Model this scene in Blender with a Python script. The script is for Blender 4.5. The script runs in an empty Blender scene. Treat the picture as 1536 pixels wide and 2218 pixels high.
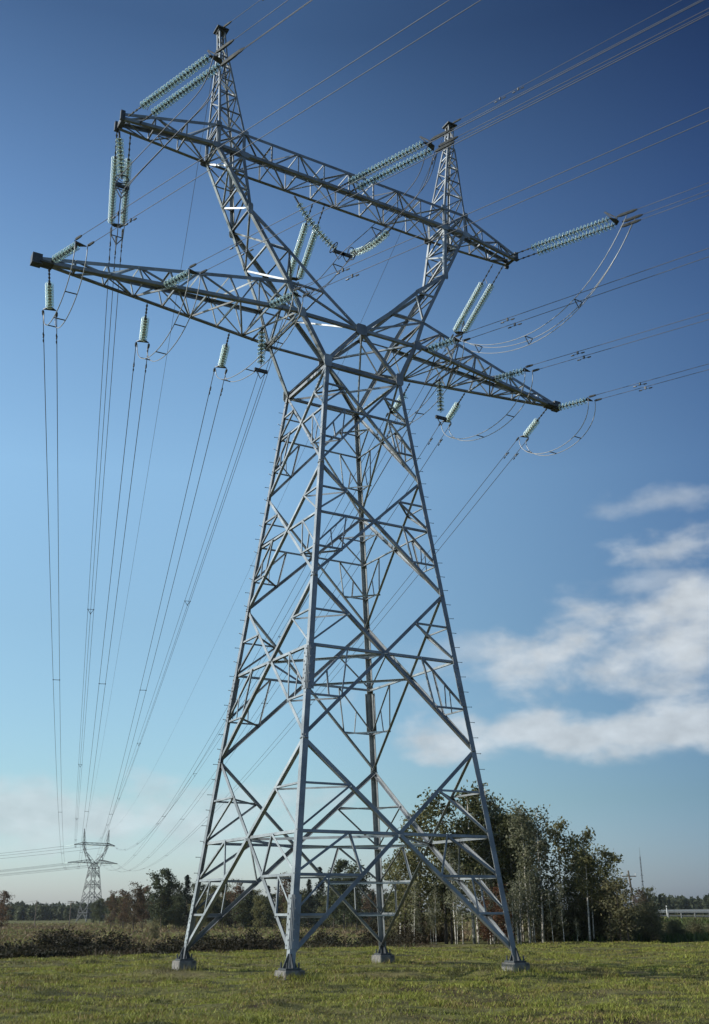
import bpy, math, random
import numpy as np
from mathutils import Vector, Matrix
R_ = math.radians
random.seed(7); rng = np.random.default_rng(7)
S = bpy.context.scene
COL = S.collection

# ------------------------------------------------------------------ camera
CAM = np.array([-15.0, -26.63, 1.55]); YAW, PITCH, ROLL, FPX = -0.5250, 0.36204, -0.00578, 2286.6
def cam_axes():
    cy, sy, cp, sp = math.cos(YAW), math.sin(YAW), math.cos(PITCH), math.sin(PITCH)
    f = np.array([-sy*cp, cy*cp, sp]); r = np.array([cy, sy, 0.0]); u = np.cross(r, f)
    cr, sr = math.cos(ROLL), math.sin(ROLL)
    return cr*r+sr*u, -sr*r+cr*u, f
RX, UP, FW = cam_axes()
cd = bpy.data.cameras.new('camera'); cam = bpy.data.objects.new('camera', cd); COL.objects.link(cam)
cam.matrix_world = Matrix(((RX[0], UP[0], -FW[0], CAM[0]), (RX[1], UP[1], -FW[1], CAM[1]), (RX[2], UP[2], -FW[2], CAM[2]), (0, 0, 0, 1)))
cd.sensor_fit = 'VERTICAL'; cd.sensor_height = 24.0; cd.lens = 24.0*FPX/2218.0
cd.clip_start = 0.1; cd.clip_end = 6000
S.camera = cam
HAZE = .00008

# ------------------------------------------------------------------ light
SUN_AZ, SUN_EL = -71.0, 27.0          # azimuth clockwise from +Y
w = bpy.data.worlds.new('World'); S.world = w; w.use_nodes = True
nt = w.node_tree; nt.nodes.clear()
def N(t, typ, **kw):
    n = t.nodes.new(typ)
    for k, v in kw.items():
        if k.startswith('i_'): n.inputs[k[2:].replace('_', ' ')].default_value = v
        else: setattr(n, k, v)
    return n
def M_(t, op, a, b=None, c=None, clamp=False):
    n = t.nodes.new('ShaderNodeMath'); n.operation = op; n.use_clamp = clamp
    for i, v in enumerate((a, b, c)):
        if v is None: continue
        if isinstance(v, (int, float)): n.inputs[i].default_value = v
        else: t.links.new(v, n.inputs[i])
    return n.outputs[0]
sky = N(nt, 'ShaderNodeTexSky', sky_type='NISHITA', sun_disc=False)
sky.sun_elevation = R_(SUN_EL); sky.sun_rotation = R_(SUN_AZ)
sky.air_density = 1.0; sky.dust_density = 1.0; sky.ozone_density = 1.0; sky.altitude = 0
bg = N(nt, 'ShaderNodeBackground'); out = N(nt, 'ShaderNodeOutputWorld')
tc = N(nt, 'ShaderNodeTexCoord'); sp_ = N(nt, 'ShaderNodeSeparateXYZ'); nt.links.new(tc.outputs['Generated'], sp_.inputs[0])
X, Y, Z = sp_.outputs
az = M_(nt, 'ARCTAN2', X, Y); el = M_(nt, 'ARCSINE', Z)          # radians, azimuth clockwise from +Y
cv = N(nt, 'ShaderNodeCombineXYZ')
nt.links.new(M_(nt, 'MULTIPLY', az, 1.0), cv.inputs[0]); nt.links.new(M_(nt, 'MULTIPLY', el, 1.7), cv.inputs[1])
n1 = N(nt, 'ShaderNodeTexNoise', i_Scale=14.0, i_Detail=9.0, i_Roughness=0.52, i_Distortion=0.1); nt.links.new(cv.outputs[0], n1.inputs['Vector'])
def smooth(t, x, lo, hi):
    m = t.nodes.new('ShaderNodeMapRange'); m.interpolation_type = 'SMOOTHSTEP'
    m.inputs[1].default_value = lo; m.inputs[2].default_value = hi
    t.links.new(x, m.inputs[0]); return m.outputs[0]
def ell(a0, e0, ra, re, lo, hi, k=1.0, tilt=0.):
    da = M_(nt, 'DIVIDE', M_(nt, 'SUBTRACT', az, R_(a0)), R_(ra)); de = M_(nt, 'DIVIDE', M_(nt, 'SUBTRACT', M_(nt, 'SUBTRACT', el, R_(e0)), M_(nt, 'MULTIPLY', M_(nt, 'SUBTRACT', az, R_(a0)), tilt)), R_(re))
    d = M_(nt, 'SQRT', M_(nt, 'ADD', M_(nt, 'MULTIPLY', da, da), M_(nt, 'MULTIPLY', de, de)))
    f = M_(nt, 'SUBTRACT', 1.0, d)                                # 1 centre, 0 rim
    v = M_(nt, 'ADD', M_(nt, 'MULTIPLY', f, 0.55), M_(nt, 'MULTIPLY', M_(nt, 'SUBTRACT', n1.outputs[0], 0.5), 1.7))
    return M_(nt, 'MULTIPLY', smooth(nt, v, lo, hi), k)
banks = [ell(48.5, 13.5, 15, 3.0, -.10, .56, .88, .15), ell(45, 8.7, 13.5, 1.45, -.12, .44, .80), ell(49, 18.0, 6.0, 1.25, -.04, .5, .62), ell(47.5, 20.4, 4, 1.0, .0, .6, .42), ell(37.5, 13.0, 6, 1.4, .0, .6, .4), ell(46, 16.2, 5, .9, .0, .55, .4),
         ell(12, 4.7, 14, 1.5, -.35, .45, .62), ell(18, 3.2, 15, .8, -.1, .7, .3), ell(95, 14, 22, 7, -.1, .7, .7), ell(-70, 9, 30, 4, -.1, .8, .6), ell(170, 12, 30, 5, -.1, .7, .6)]
cm = banks[0]
for b in banks[1:]: cm = M_(nt, 'MAXIMUM', cm, b)
hsv = N(nt, 'ShaderNodeHueSaturation', i_Saturation=1.0, i_Value=1.0); nt.links.new(sky.outputs[0], hsv.inputs['Color'])
# clear autumn air: deeper blue overhead, pale towards the horizon and the sunny side
er = N(nt, 'ShaderNodeValToRGB'); ee = er.color_ramp.elements
SKY_T = [(0.0, (1.2, 1.45, 2.25)), (.06, (1.06, 1.38, 1.62)), (.16, (1.32, 1.66, 1.82)), (.25, (1.70, 2.12, 2.28)), (.33, (1.48, 1.92, 2.2)), (.40, (1.08, 1.46, 1.86)), (.50, (.55, .80, 1.12)), (1.0, (.5, .66, .9))]
for i, (p_, c_) in enumerate(SKY_T):
    x_ = ee[i] if i < 2 else ee.new(p_); x_.position = p_; x_.color = tuple(c/2.5 for c in c_)+(1,)
nt.links.new(M_(nt, 'DIVIDE', el, R_(90)), er.inputs[0])
ml = N(nt, 'ShaderNodeMix', data_type='RGBA', blend_type='MULTIPLY'); ml.inputs[0].default_value = 1; nt.links.new(hsv.outputs[0], ml.inputs[6]); nt.links.new(er.outputs[0], ml.inputs[7])
# brighter, warmer sky on the sunny side
sc_ = M_(nt, 'COSINE', M_(nt, 'SUBTRACT', az, R_(SUN_AZ))); tint = N(nt, 'ShaderNodeCombineXYZ')
for i, (lo_, hi_) in enumerate(((.24, 1.13), (.28, 1.08), (.38, .98))):
    mr = N(nt, 'ShaderNodeMapRange', i_From_Min=-.62, i_From_Max=-.10, i_To_Min=2.5*lo_, i_To_Max=2.5*hi_); nt.links.new(sc_, mr.inputs[0]); nt.links.new(mr.outputs[0], tint.inputs[i])
vs_ = N(nt, 'ShaderNodeVectorMath', operation='MULTIPLY'); nt.links.new(ml.outputs[2], vs_.inputs[0]); nt.links.new(tint.outputs[0], vs_.inputs[1])
mx = N(nt, 'ShaderNodeMix', data_type='RGBA'); nt.links.new(cm, mx.inputs[0]); nt.links.new(vs_.outputs[0], mx.inputs[6])
n2 = N(nt, 'ShaderNodeTexNoise', i_Scale=26.0, i_Detail=6.0, i_Roughness=0.55); nt.links.new(cv.outputs[0], n2.inputs['Vector'])
cs_ = N(nt, 'ShaderNodeVectorMath', operation='SCALE'); cs_.inputs[0].default_value = (6.3, 6.8, 7.2)
nt.links.new(M_(nt, 'ADD', .62, M_(nt, 'MULTIPLY', n2.outputs[0], .74)), cs_.inputs['Scale']); nt.links.new(cs_.outputs[0], mx.inputs[7])
nt.links.new(mx.outputs[2], bg.inputs[0]); bg.inputs[1].default_value = 0.1
nt.links.new(bg.outputs[0], out.inputs[0])
sd = bpy.data.lights.new('sun', 'SUN'); sun = bpy.data.objects.new('sun', sd); COL.objects.link(sun)
sd.energy = 5.0; sd.angle = R_(0.53); sd.color = (1.0, 0.965, 0.90)
sdir = Vector((math.sin(R_(SUN_AZ))*math.cos(R_(SUN_EL)), math.cos(R_(SUN_AZ))*math.cos(R_(SUN_EL)), math.sin(R_(SUN_EL))))
sun.rotation_euler = sdir.to_track_quat('Z', 'Y').to_euler(); sun.location = (0, 0, 60)
S.view_settings.view_transform = 'Standard'; S.view_settings.look = 'None'
S.view_settings.exposure = 0.0; S.view_settings.gamma = 1.0
S.cycles.max_bounces = 8; S.cycles.transparent_max_bounces = 12

# ------------------------------------------------------------------ materials
def mat(name, col, rough=.6, metal=0., var=.0, scale=3., col2=None, bump=0., objvar=0., detail=6., spec=None, trans=0., ramp=(.35, .65)):
    m = bpy.data.materials.new(name); m.use_nodes = True; t = m.node_tree
    p = t.nodes['Principled BSDF']; p.inputs['Roughness'].default_value = rough; p.inputs['Metallic'].default_value = metal
    if spec is not None: p.inputs['Specular IOR Level'].default_value = spec
    c2 = col2 or tuple(max(0, c*(1-var)) for c in col)
    tcn = N(t, 'ShaderNodeTexCoord'); no = N(t, 'ShaderNodeTexNoise', i_Scale=scale, i_Detail=detail, i_Roughness=.6)
    t.links.new(tcn.outputs['Object'], no.inputs['Vector'])
    cr = N(t, 'ShaderNodeValToRGB'); e = cr.color_ramp.elements
    e[0].position, e[1].position = ramp; e[0].color = (*c2, 1); e[1].color = (*col, 1)
    t.links.new(no.outputs[0], cr.inputs[0]); o = cr.outputs[0]
    if objvar:
        oi = N(t, 'ShaderNodeObjectInfo'); h = N(t, 'ShaderNodeHueSaturation')
        t.links.new(o, h.inputs['Color'])
        t.links.new(M_(t, 'ADD', M_(t, 'MULTIPLY', oi.outputs['Random'], 2*objvar), 1-objvar), h.inputs['Value'])
        t.links.new(M_(t, 'ADD', M_(t, 'MULTIPLY', oi.outputs['Random'], -.03), .515), h.inputs['Hue'])
        o = h.outputs[0]
    t.links.new(o, p.inputs['Base Color'])
    if bump:
        b = N(t, 'ShaderNodeBump', i_Strength=bump, i_Distance=.05); t.links.new(no.outputs[0], b.inputs['Height']); t.links.new(b.outputs[0], p.inputs['Normal'])
    if trans:
        # thin leaf: some light passes through
        tr = N(t, 'ShaderNodeBsdfTranslucent'); ms = N(t, 'ShaderNodeMixShader'); ms.inputs[0].default_value = trans
        t.links.new(o, tr.inputs[0]); t.links.new(p.outputs[0], ms.inputs[1]); t.links.new(tr.outputs[0], ms.inputs[2])
        t.links.new(ms.outputs[0], t.nodes['Material Output'].inputs[0])
    return m
STEEL = mat('galvanised_steel', (.30, .32, .335), .46, .55, .4, 1.7, objvar=.22)
STEEL_FAR = mat('darkened_far_steel', (.075, .08, .085), .6, .05, .3, 2.5)  # far tower: same steel, its dark look against bright sky put into the colour
STEEL2 = mat('weathered_fittings', (.075, .082, .09), .5, .4, .4, 9)
ALU = mat('aluminium_strand', (.30, .31, .32), .45, .4, .2, 1.0)
ALUD = mat('weathered_shaded_strand', (.075, .085, .105), .55, .3, .2, 1.0)  # dark line wire; also carries painted-in shade on the left and centre upper jumpers
CONC = mat('concrete', (.20, .19, .175), .95, 0, .65, 6, bump=.6)
GLASS = mat('green_toughened_glass', (.86, 1.0, .93), .08, 0, .05, 5)
GLASSC = mat('clear_green_glass', (.88, .99, .94), .03, 0, .05, 5)
g = GLASSC.node_tree.nodes['Principled BSDF']; g.inputs['Transmission Weight'].default_value = .82; g.inputs['IOR'].default_value = 1.25
g = GLASS.node_tree.nodes['Principled BSDF']; g.inputs['Transmission Weight'].default_value = .12; g.inputs['IOR'].default_value = 1.5
POLE = mat('weathered_pole_wood', (.16, .13, .105), .9, 0, .4, 6)
RAIL = mat('zinc_guardrail', (.115, .12, .12), .45, .3, .15, 4)
WHITE = mat('white_post_paint', (.5, .5, .48), .6)
BLACK = mat('black_post_band', (.03, .03, .03), .6)
ASPH = mat('asphalt', (.055, .054, .052), .9, 0, .3, 8)
BARKP = mat('pale_bark', (.52, .48, .42), .85, 0, .7, 5, ramp=(.4, .55))
BARKD = mat('dark_bark', (.10, .08, .065), .9, 0, .5, 6)
def leafm(n, a, b, ov=.25, sc=.9): return mat(n, a, .65, 0, 0, sc, col2=b, objvar=ov, trans=.42, detail=3, spec=.25)
LF_G = leafm('leaf_olive_green', (.165, .155, .062), (.095, .10, .042))
LF_D = leafm('leaf_dark_green', (.085, .095, .045), (.05, .062, .03))
LF_Y = leafm('leaf_grey_green', (.20, .20, .125), (.12, .125, .07))
LF_R = leafm('leaf_rust_red', (.13, .055, .03), (.08, .04, .024))
LF_B = leafm('leaf_brown', (.15, .095, .052), (.085, .06, .038))
LF_U = leafm('undergrowth_leaf', (.17, .155, .075), (.10, .10, .05))
SCRUB = leafm('ditch_scrub_leaf', (.046, .034, .019), (.016, .021, .010), 0, .22)
LF_S = leafm('spruce_needle', (.022, .034, .02), (.014, .022, .014))
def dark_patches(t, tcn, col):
    # dark clods and turf self-shadow put into the colour, worn straw patches between
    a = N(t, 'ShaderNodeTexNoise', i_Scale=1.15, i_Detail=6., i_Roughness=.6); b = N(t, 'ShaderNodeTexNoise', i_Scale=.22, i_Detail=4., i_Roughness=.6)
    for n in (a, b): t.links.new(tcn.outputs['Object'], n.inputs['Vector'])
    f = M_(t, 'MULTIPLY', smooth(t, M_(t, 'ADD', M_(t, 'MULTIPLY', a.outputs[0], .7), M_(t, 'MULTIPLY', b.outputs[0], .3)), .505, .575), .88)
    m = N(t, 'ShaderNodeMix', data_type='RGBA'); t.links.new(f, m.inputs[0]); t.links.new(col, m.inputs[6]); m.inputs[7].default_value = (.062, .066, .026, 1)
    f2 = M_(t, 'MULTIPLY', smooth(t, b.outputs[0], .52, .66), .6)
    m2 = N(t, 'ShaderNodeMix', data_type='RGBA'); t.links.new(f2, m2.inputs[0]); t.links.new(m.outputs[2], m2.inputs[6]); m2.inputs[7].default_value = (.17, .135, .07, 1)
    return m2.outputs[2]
def groundmat():
    m = bpy.data.materials.new('meadow_soil_and_turf'); m.use_nodes = True; t = m.node_tree; p = t.nodes['Principled BSDF']
    p.inputs['Roughness'].default_value = 1; p.inputs['Specular IOR Level'].default_value = .1
    tcn = N(t, 'ShaderNodeTexCoord'); cols = []
    a = N(t, 'ShaderNodeTexNoise', i_Scale=.16, i_Detail=5., i_Roughness=.6); b = N(t, 'ShaderNodeTexNoise', i_Scale=1.3, i_Detail=8., i_Roughness=.7)
    for n in (a, b): t.links.new(tcn.outputs['Object'], n.inputs['Vector'])
    s = M_(t, 'ADD', M_(t, 'MULTIPLY', a.outputs[0], .5), M_(t, 'MULTIPLY', b.outputs[0], .5))
    cr = N(t, 'ShaderNodeValToRGB'); e = cr.color_ramp.elements
    e[0].position = .40; e[0].color = (.05, .036, .022, 1); e[1].position = .60; e[1].color = (.16, .165, .042, 1)
    x = cr.color_ramp.elements.new(.48); x.color = (.13, .125, .045, 1)
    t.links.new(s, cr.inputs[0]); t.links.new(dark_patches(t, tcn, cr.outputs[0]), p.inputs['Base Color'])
    bu = N(t, 'ShaderNodeBump', i_Strength=.9, i_Distance=.2); t.links.new(b.outputs[0], bu.inputs['Height']); t.links.new(bu.outputs[0], p.inputs['Normal'])
    return m
GROUND = groundmat()
def blademat(name, c0, c1, c2, sc=.35, patch=False):
    m = bpy.data.materials.new(name); m.use_nodes = True; t = m.node_tree; p = t.nodes['Principled BSDF']
    p.inputs['Roughness'].default_value = .6; p.inputs['Specular IOR Level'].default_value = .25
    tcn = N(t, 'ShaderNodeTexCoord'); a = N(t, 'ShaderNodeTexNoise', i_Scale=sc, i_Detail=5., i_Roughness=.65); t.links.new(tcn.outputs['Object'], a.inputs['Vector'])
    at = N(t, 'ShaderNodeAttribute', attribute_name='tint')
    s = M_(t, 'ADD', M_(t, 'MULTIPLY', a.outputs[0], .75), M_(t, 'MULTIPLY', at.outputs['Fac'], .25))
    cr = N(t, 'ShaderNodeValToRGB'); e = cr.color_ramp.elements
    e[0].position = .38; e[0].color = (*c0, 1); e[1].position = .60; e[1].color = (*c2, 1); x = e.new(.49); x.color = (*c1, 1); x = e.new(.40); x.color = tuple(.45*v for v in c1)+(1,); x = e.new(.43); x.color = tuple(.8*v for v in c1)+(1,)
    t.links.new(s, cr.inputs[0]); gc = cr.outputs[0]
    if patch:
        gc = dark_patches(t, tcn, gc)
    t.links.new(gc, p.inputs['Base Color'])
    tr = N(t, 'ShaderNodeBsdfTranslucent'); ms = N(t, 'ShaderNodeMixShader'); ms.inputs[0].default_value = .35
    t.links.new(gc, tr.inputs[0]); t.links.new(p.outputs[0], ms.inputs[1]); t.links.new(tr.outputs[0], ms.inputs[2])
    t.links.new(ms.outputs[0], t.nodes['Material Output'].inputs[0])
    return m
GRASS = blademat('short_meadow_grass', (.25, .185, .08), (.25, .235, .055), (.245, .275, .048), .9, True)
WEED = blademat('rough_autumn_weeds', (.06, .04, .024), (.09, .064, .036), (.07, .075, .03), .12)
VERGE = blademat('shaded_bank_grass', (.05, .06, .02), (.06, .08, .024), (.075, .10, .028), .3)  # shade lying on the road bank is put into this darker green
FIELD = blademat('dry_field_grass', (.17, .115, .068), (.20, .145, .078), (.19, .20, .06), .035)

# ------------------------------------------------------------------ mesh helpers
class MB:
    def __init__(s): s.v = []; s.f = []
    def add(s, vs, fs):
        o = len(s.v); s.v += [tuple(map(float, p)) for p in vs]; s.f += [tuple(i+o for i in f) for f in fs]
    def box(s, c, half, ax=None):
        c = np.asarray(c, float); ax = np.eye(3) if ax is None else ax
        vs = [c+sx*half[0]*ax[0]+sy*half[1]*ax[1]+sz*half[2]*ax[2] for sz in (-1, 1) for sy in (-1, 1) for sx in (-1, 1)]
        s.add(vs, [(0, 2, 3, 1), (4, 5, 7, 6), (0, 1, 5, 4), (2, 6, 7, 3), (0, 4, 6, 2), (1, 3, 7, 5)])
    def tube(s, pts, r, n=6, cap=True):
        pts = [np.asarray(p, float) for p in pts]; k = len(pts); rs = r if hasattr(r, '__len__') else [r]*k
        ref = None; vs = []
        for i, p in enumerate(pts):
            d = pts[min(i+1, k-1)]-pts[max(i-1, 0)]; d /= np.linalg.norm(d)+1e-12
            if ref is None:
                ref = np.array([0, 0, 1.]) if abs(d[2]) < .9 else np.array([1., 0, 0])
            a = np.cross(d, ref); a /= np.linalg.norm(a); b = np.cross(a, d); ref = b
            for j in range(n):
                t = 2*math.pi*j/n; vs.append(p+rs[i]*(math.cos(t)*a+math.sin(t)*b))
        fs = [(i*n+j, i*n+(j+1) % n, (i+1)*n+(j+1) % n, (i+1)*n+j) for i in range(k-1) for j in range(n)]
        if cap: fs += [tuple(range(n))[::-1], tuple((k-1)*n+j for j in range(n))]
        s.add(vs, fs)
    def lathe(s, prof, c, d, n=12):
        d = np.asarray(d, float); d /= np.linalg.norm(d); ref = np.array([0, 0, 1.]) if abs(d[2]) < .9 else np.array([1., 0, 0])
        a = np.cross(d, ref); a /= np.linalg.norm(a); b = np.cross(d, a); vs = []
        for r, h in prof:
            for j in range(n):
                t = 2*math.pi*j/n; vs.append(np.asarray(c)+h*d+r*(math.cos(t)*a+math.sin(t)*b))
        s.add(vs, [(i*n+j, i*n+(j+1) % n, (i+1)*n+(j+1) % n, (i+1)*n+j) for i in range(len(prof)-1) for j in range(n)])
    def angle(s, p0, p1, a, b, w, t=None):
        """L-section from p0 to p1, heel on the line, flanges along a and b"""
        t = t or max(.008, w*.09)
        p0 = np.asarray(p0, float); p1 = np.asarray(p1, float); d = p1-p0; d = d/np.linalg.norm(d)
        a = np.asarray(a, float); a = a-d*np.dot(a, d); a /= np.linalg.norm(a)
        b = np.asarray(b, float); b = b-d*np.dot(b, d)-a*np.dot(a, b); b /= np.linalg.norm(b)
        pr = [(0, 0), (w, 0), (w, t), (t, t), (t, w), (0, w)]
        vs = [p+x*a+y*b for p in (p0, p1) for x, y in pr]
        fs = [(i, (i+1) % 6, 6+(i+1) % 6, 6+i) for i in range(6)]+[(0, 3, 2, 1), (0, 5, 4, 3), (6, 7, 8, 9), (6, 9, 10, 11)]
        if np.dot(np.cross(a, b), d) < 0: fs = [f[::-1] for f in fs]
        s.add(vs, fs)
    def brace(s, p0, p1, n, w, ins=.02, flip=1):
        """angle brace lying in a face with outward normal n"""
        p0 = np.asarray(p0, float); p1 = np.asarray(p1, float); n = np.asarray(n, float)
        d = p1-p0; d /= np.linalg.norm(d); n = n-d*np.dot(n, d); n /= np.linalg.norm(n); a = np.cross(n, d)*flip
        off = -n*ins-a*w*.5
        s.angle(p0+off, p1+off, a, -n, w)
    def mesh(s, name):
        me = bpy.data.meshes.new(name); me.from_pydata(s.v, [], s.f); me.update(); return me
    def build(s, name, m, parent=None, smooth_=False):
        me = s.mesh(name); me.materials.append(m)
        if smooth_: me.shade_smooth()
        o = bpy.data.objects.new(name, me); COL.objects.link(o)
        if parent is not None: o.parent = parent
        return o
def tag(o, label=None, cat=None, group=None, kind=None):
    for k, v in (('label', label), ('category', cat), ('group', group), ('kind', kind)):
        if v: o[k] = v
    return o
def empty(name, loc, rz=0, label=None, cat=None, group=None):
    o = bpy.data.objects.new(name, None); COL.objects.link(o); o.location = loc; o.rotation_euler = (0, 0, rz); o.empty_display_size = .2
    return tag(o, label, cat, group)
def inst(me, name, parent, mw):
    o = bpy.data.objects.new(name, me); COL.objects.link(o); o.parent = parent; o.matrix_local = mw; return o
V = lambda *a: np.array(a, float)
def unit(v): return v/np.linalg.norm(v)
def proj(p):
    d = np.asarray(p)-CAM; return np.array([768+FPX*d@RX/(d@FW), 1109-FPX*d@UP/(d@FW)])
def plen(p0, p1): return float(np.linalg.norm(proj(p0)-proj(p1)))

# ------------------------------------------------------------------ ground
EF = V(math.sin(-YAW), math.cos(YAW), 0); ER = V(math.cos(YAW), math.sin(YAW), 0)
def at(px, d, z=0.):
    p = CAM+d*EF+d*(px-768)/2446.*ER; return V(p[0], p[1], z)
def sm(x, a, b):
    t = np.clip((x-a)/(b-a), 0, 1); return t*t*(3-2*t)
EA, EB = at(1540, 108), at(1410, 126)                     # line of the guardrail
ED = unit(EB-EA); EN = V(ED[1], -ED[0], 0)
if EN@(CAM-EA) < 0: EN = -EN                              # towards the camera
def wav(x, y, k):
    return (np.sin(x*k+1.3*np.sin(y*k*.7+.4))*np.cos(y*k*1.13+.9*np.sin(x*k*.63)))
def field(x, y):
    """distance ahead of the camera, lateral ratio, distance of the mown edge"""
    d = (x-CAM[0])*EF[0]+(y-CAM[1])*EF[1]; s = (x-CAM[0])*ER[0]+(y-CAM[1])*ER[1]
    t = s/np.maximum(d, 1.)
    e = np.interp(t, [-1, -.314, -.15, .03, .31, 1], [30, 41, 47, 54, 58, 62])+wav(x, y, .35)*.8
    return d, t, e
def height(x, y):
    d, t, e = field(x, y)
    near = .05*wav(x, y, .5)+.04*wav(x+9, y-4, 1.3)+.03*wav(x-3, y+7, 2.9)
    right = sm(t, .0, .06)                                # the copse stands on level ground
    drop = -1.2*sm(d-e, 0, 9)-.7*sm(d-e, 1, 4)*(1-sm(d-e, 6, 14))
    for sx, sy in ((-1, -1), (1, -1), (1, 1), (-1, 1)):       # grassed-over earth banked against each footing
        near = near+.13*np.exp(-((x-sx*3.23)**2+(y-sy*3.25)**2)/1.1)
    z = near+drop*(1-right)+right*(-.25*sm(d-e, 0, 20))
    z = np.where(d-e > 40, z-.25*sm(d, 120, 500), z)
    q = (x-EA[0])*EN[0]+(y-EA[1])*EN[1]                   # >0 camera side of the guardrail
    emb = np.interp(q, [-40, -13, -11, -.9, 9, 16], [-1.2, .45, .85, .88, -.9, -1.2])
    k = sm(t, .1, .2)*sm(d, 60, 75)
    return np.where(k > 0, np.maximum(z, z*(1-k)+k*emb), z)
def build_ground():
    nr, na = 190, 420
    rr = np.concatenate([np.linspace(0, 6, 6), np.geomspace(7, 3500, nr-6)])
    aa = np.concatenate([np.linspace(-40, 100, 300), np.linspace(100, 320, na-300+1)[1:-1]]); na = len(aa)
    A = np.radians(aa); x = CAM[0]+rr[:, None]*np.sin(A); y = CAM[1]+rr[:, None]*np.cos(A); z = height(x, y)
    v = np.stack([x, y, z], -1).reshape(-1, 3)
    i, j = np.meshgrid(np.arange(nr-1), np.arange(na), indexing='ij'); j2 = (j+1) % na
    f = np.stack([i*na+j, (i+1)*na+j, (i+1)*na+j2, i*na+j2], -1).reshape(-1, 4)[:, ::-1]
    me = bpy.data.meshes.new('ground'); me.from_pydata(v.tolist(), [], f.tolist()); me.update(); me.shade_smooth(); me.materials.append(GROUND)
    o = bpy.data.objects.new('ground', me); COL.objects.link(o); tag(o, kind='structure')
build_ground()
def blades(name, x, y, hgt, wid, lean, m, z=None, seg=2):
    """one mesh of many bent blades"""
    n = len(x); z = height(x, y) if z is None else z
    th = rng.uniform(0, 2*math.pi, n); ph = rng.uniform(0, 2*math.pi, n)
    wx, wy = np.cos(th)*wid*.5, np.sin(th)*wid*.5; lx, ly = np.cos(ph)*lean*hgt, np.sin(ph)*lean*hgt
    z0 = z-.02
    P = [np.stack([x-wx, y-wy, z0], -1), np.stack([x+wx, y+wy, z0], -1),
         np.stack([x+wx*.8+lx*.35, y+wy*.8+ly*.35, z0+hgt*.6], -1), np.stack([x-wx*.8+lx*.35, y-wy*.8+ly*.35, z0+hgt*.6], -1), np.stack([x+lx, y+ly, z0+hgt], -1)]
    v = np.stack(P, 1).reshape(-1, 3); o = (np.arange(n)*5)[:, None]
    loops = np.concatenate([o+np.array([[0, 1, 2, 3]]), o+np.array([[3, 2, 4]])], 1).reshape(-1)
    me = bpy.data.meshes.new(name); me.vertices.add(n*5); me.vertices.foreach_set('co', v.astype(np.float32).reshape(-1))
    me.loops.add(n*7); me.loops.foreach_set('vertex_index', loops.astype(np.int32))
    me.polygons.add(n*2); st = (np.arange(n)*7)[:, None]+np.array([[0, 4]]); me.polygons.foreach_set('loop_start', st.reshape(-1).astype(np.int32))
    a = me.attributes.new('tint', 'FLOAT', 'POINT'); a.data.foreach_set('value', np.repeat(rng.uniform(0, 1, n), 5).astype(np.float32))
    me.update(calc_edges=True); me.validate(); me.materials.append(m)
    ob = bpy.data.objects.new(name, me); COL.objects.link(ob); return ob
def scatter(n, d0, d1, t0, t1, p=1.0):
    u = rng.uniform(0, 1, n); d = (d0**p+u*(d1**p-d0**p))**(1/p); t = rng.uniform(t0, t1, n)
    q = CAM[:2]+d[:, None]*EF[:2]+(d*t)[:, None]*ER[:2]; return q[:, 0], q[:, 1]
gx, gy = scatter(560000, 11.5, 62, -.42, .42, .9)
d, t, e = field(gx, gy); k = d < e+.5
clump = wav(gx, gy, 2.1)*.5+wav(gx+3, gy+5, .8)*.5+wav(gx-8, gy+2, 5.3)*.35
k &= rng.uniform(-1.25, .75, len(gx)) < clump; gx, gy, clump, d = gx[k], gy[k], clump[k], d[k]; tuss = np.clip(wav(gx+31, gy-17, 1.7)+.7*wav(gx, gy, 3.7)-.75, 0, 1)
fr, fa_ = .3+rng.gamma(1.6, .2, 1500), rng.uniform(0, 6.283, 1500); fi = rng.integers(0, 4, 1500)
fx = np.array([-3.23, 3.23, 3.23, -3.23])[fi]+fr*np.cos(fa_)*1.15; fy = np.array([-3.25, -3.25, 3.25, 3.25])[fi]+fr*np.sin(fa_)*1.15
fk = np.maximum(np.abs(fx-np.sign(fx)*3.23), np.abs(fy-np.sign(fy)*3.25)) > .29
tag(blades('long_grass', fx[fk], fy[fk], rng.uniform(.04, .2, fk.sum()), .014, .6, GRASS), 'longer uncut grass fringing the concrete footings', 'grass', kind='stuff')
o = blades('grass', gx, gy, np.clip(.022+.05*np.clip(clump, 0, 1)**1.5+.09*tuss+rng.uniform(0, .045, len(gx))+(rng.uniform(0, 1, len(gx)) > .99)*.08, .015, .24), .007+.00045*d, .7, GRASS)
tag(o, 'short mown green and straw coloured meadow grass around the tower', 'grass', kind='stuff')
wx, wy = scatter(80000, 40, 78, -.40, .12, 1.0); d, t, e = field(wx, wy)
q = d-e; k = (q > .3) & (q < 20) & (t < .06+.02*wav(wx, wy, .7)); wx, wy, q, d = wx[k], wy[k], q[k], d[k]
lump = np.clip(.5+.45*wav(wx, wy, .45)+.35*wav(wx+4, wy, 1.1)+.25*wav(wx-2, wy+6, 2.6), .12, 1.4)
o = blades('weeds', wx, wy, (.25+1.0*sm(q, 0, 6))*lump*rng.uniform(.35, 1.1, len(wx)), .03+.0006*d, .75, WEED)
tag(o, 'dark brown and green rough weeds filling the ditch beyond the mown meadow', 'weeds', kind='stuff')
wx, wy = scatter(90000, 58, 340, -.42, .10, .5); d, t, e = field(wx, wy); k = (d-e > 15) & (wav(wx, wy, .06)+.4*wav(wx, wy, .21) > -.75)
o = blades('field_grass', wx[k], wy[k], rng.uniform(.12, .5, k.sum())*(1+.5*wav(wx[k], wy[k], .3)), .05+.0009*d[k], .9, FIELD)
tag(o, 'dry brown rough grass of the far field below the tree line', 'grass', kind='stuff')
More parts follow.
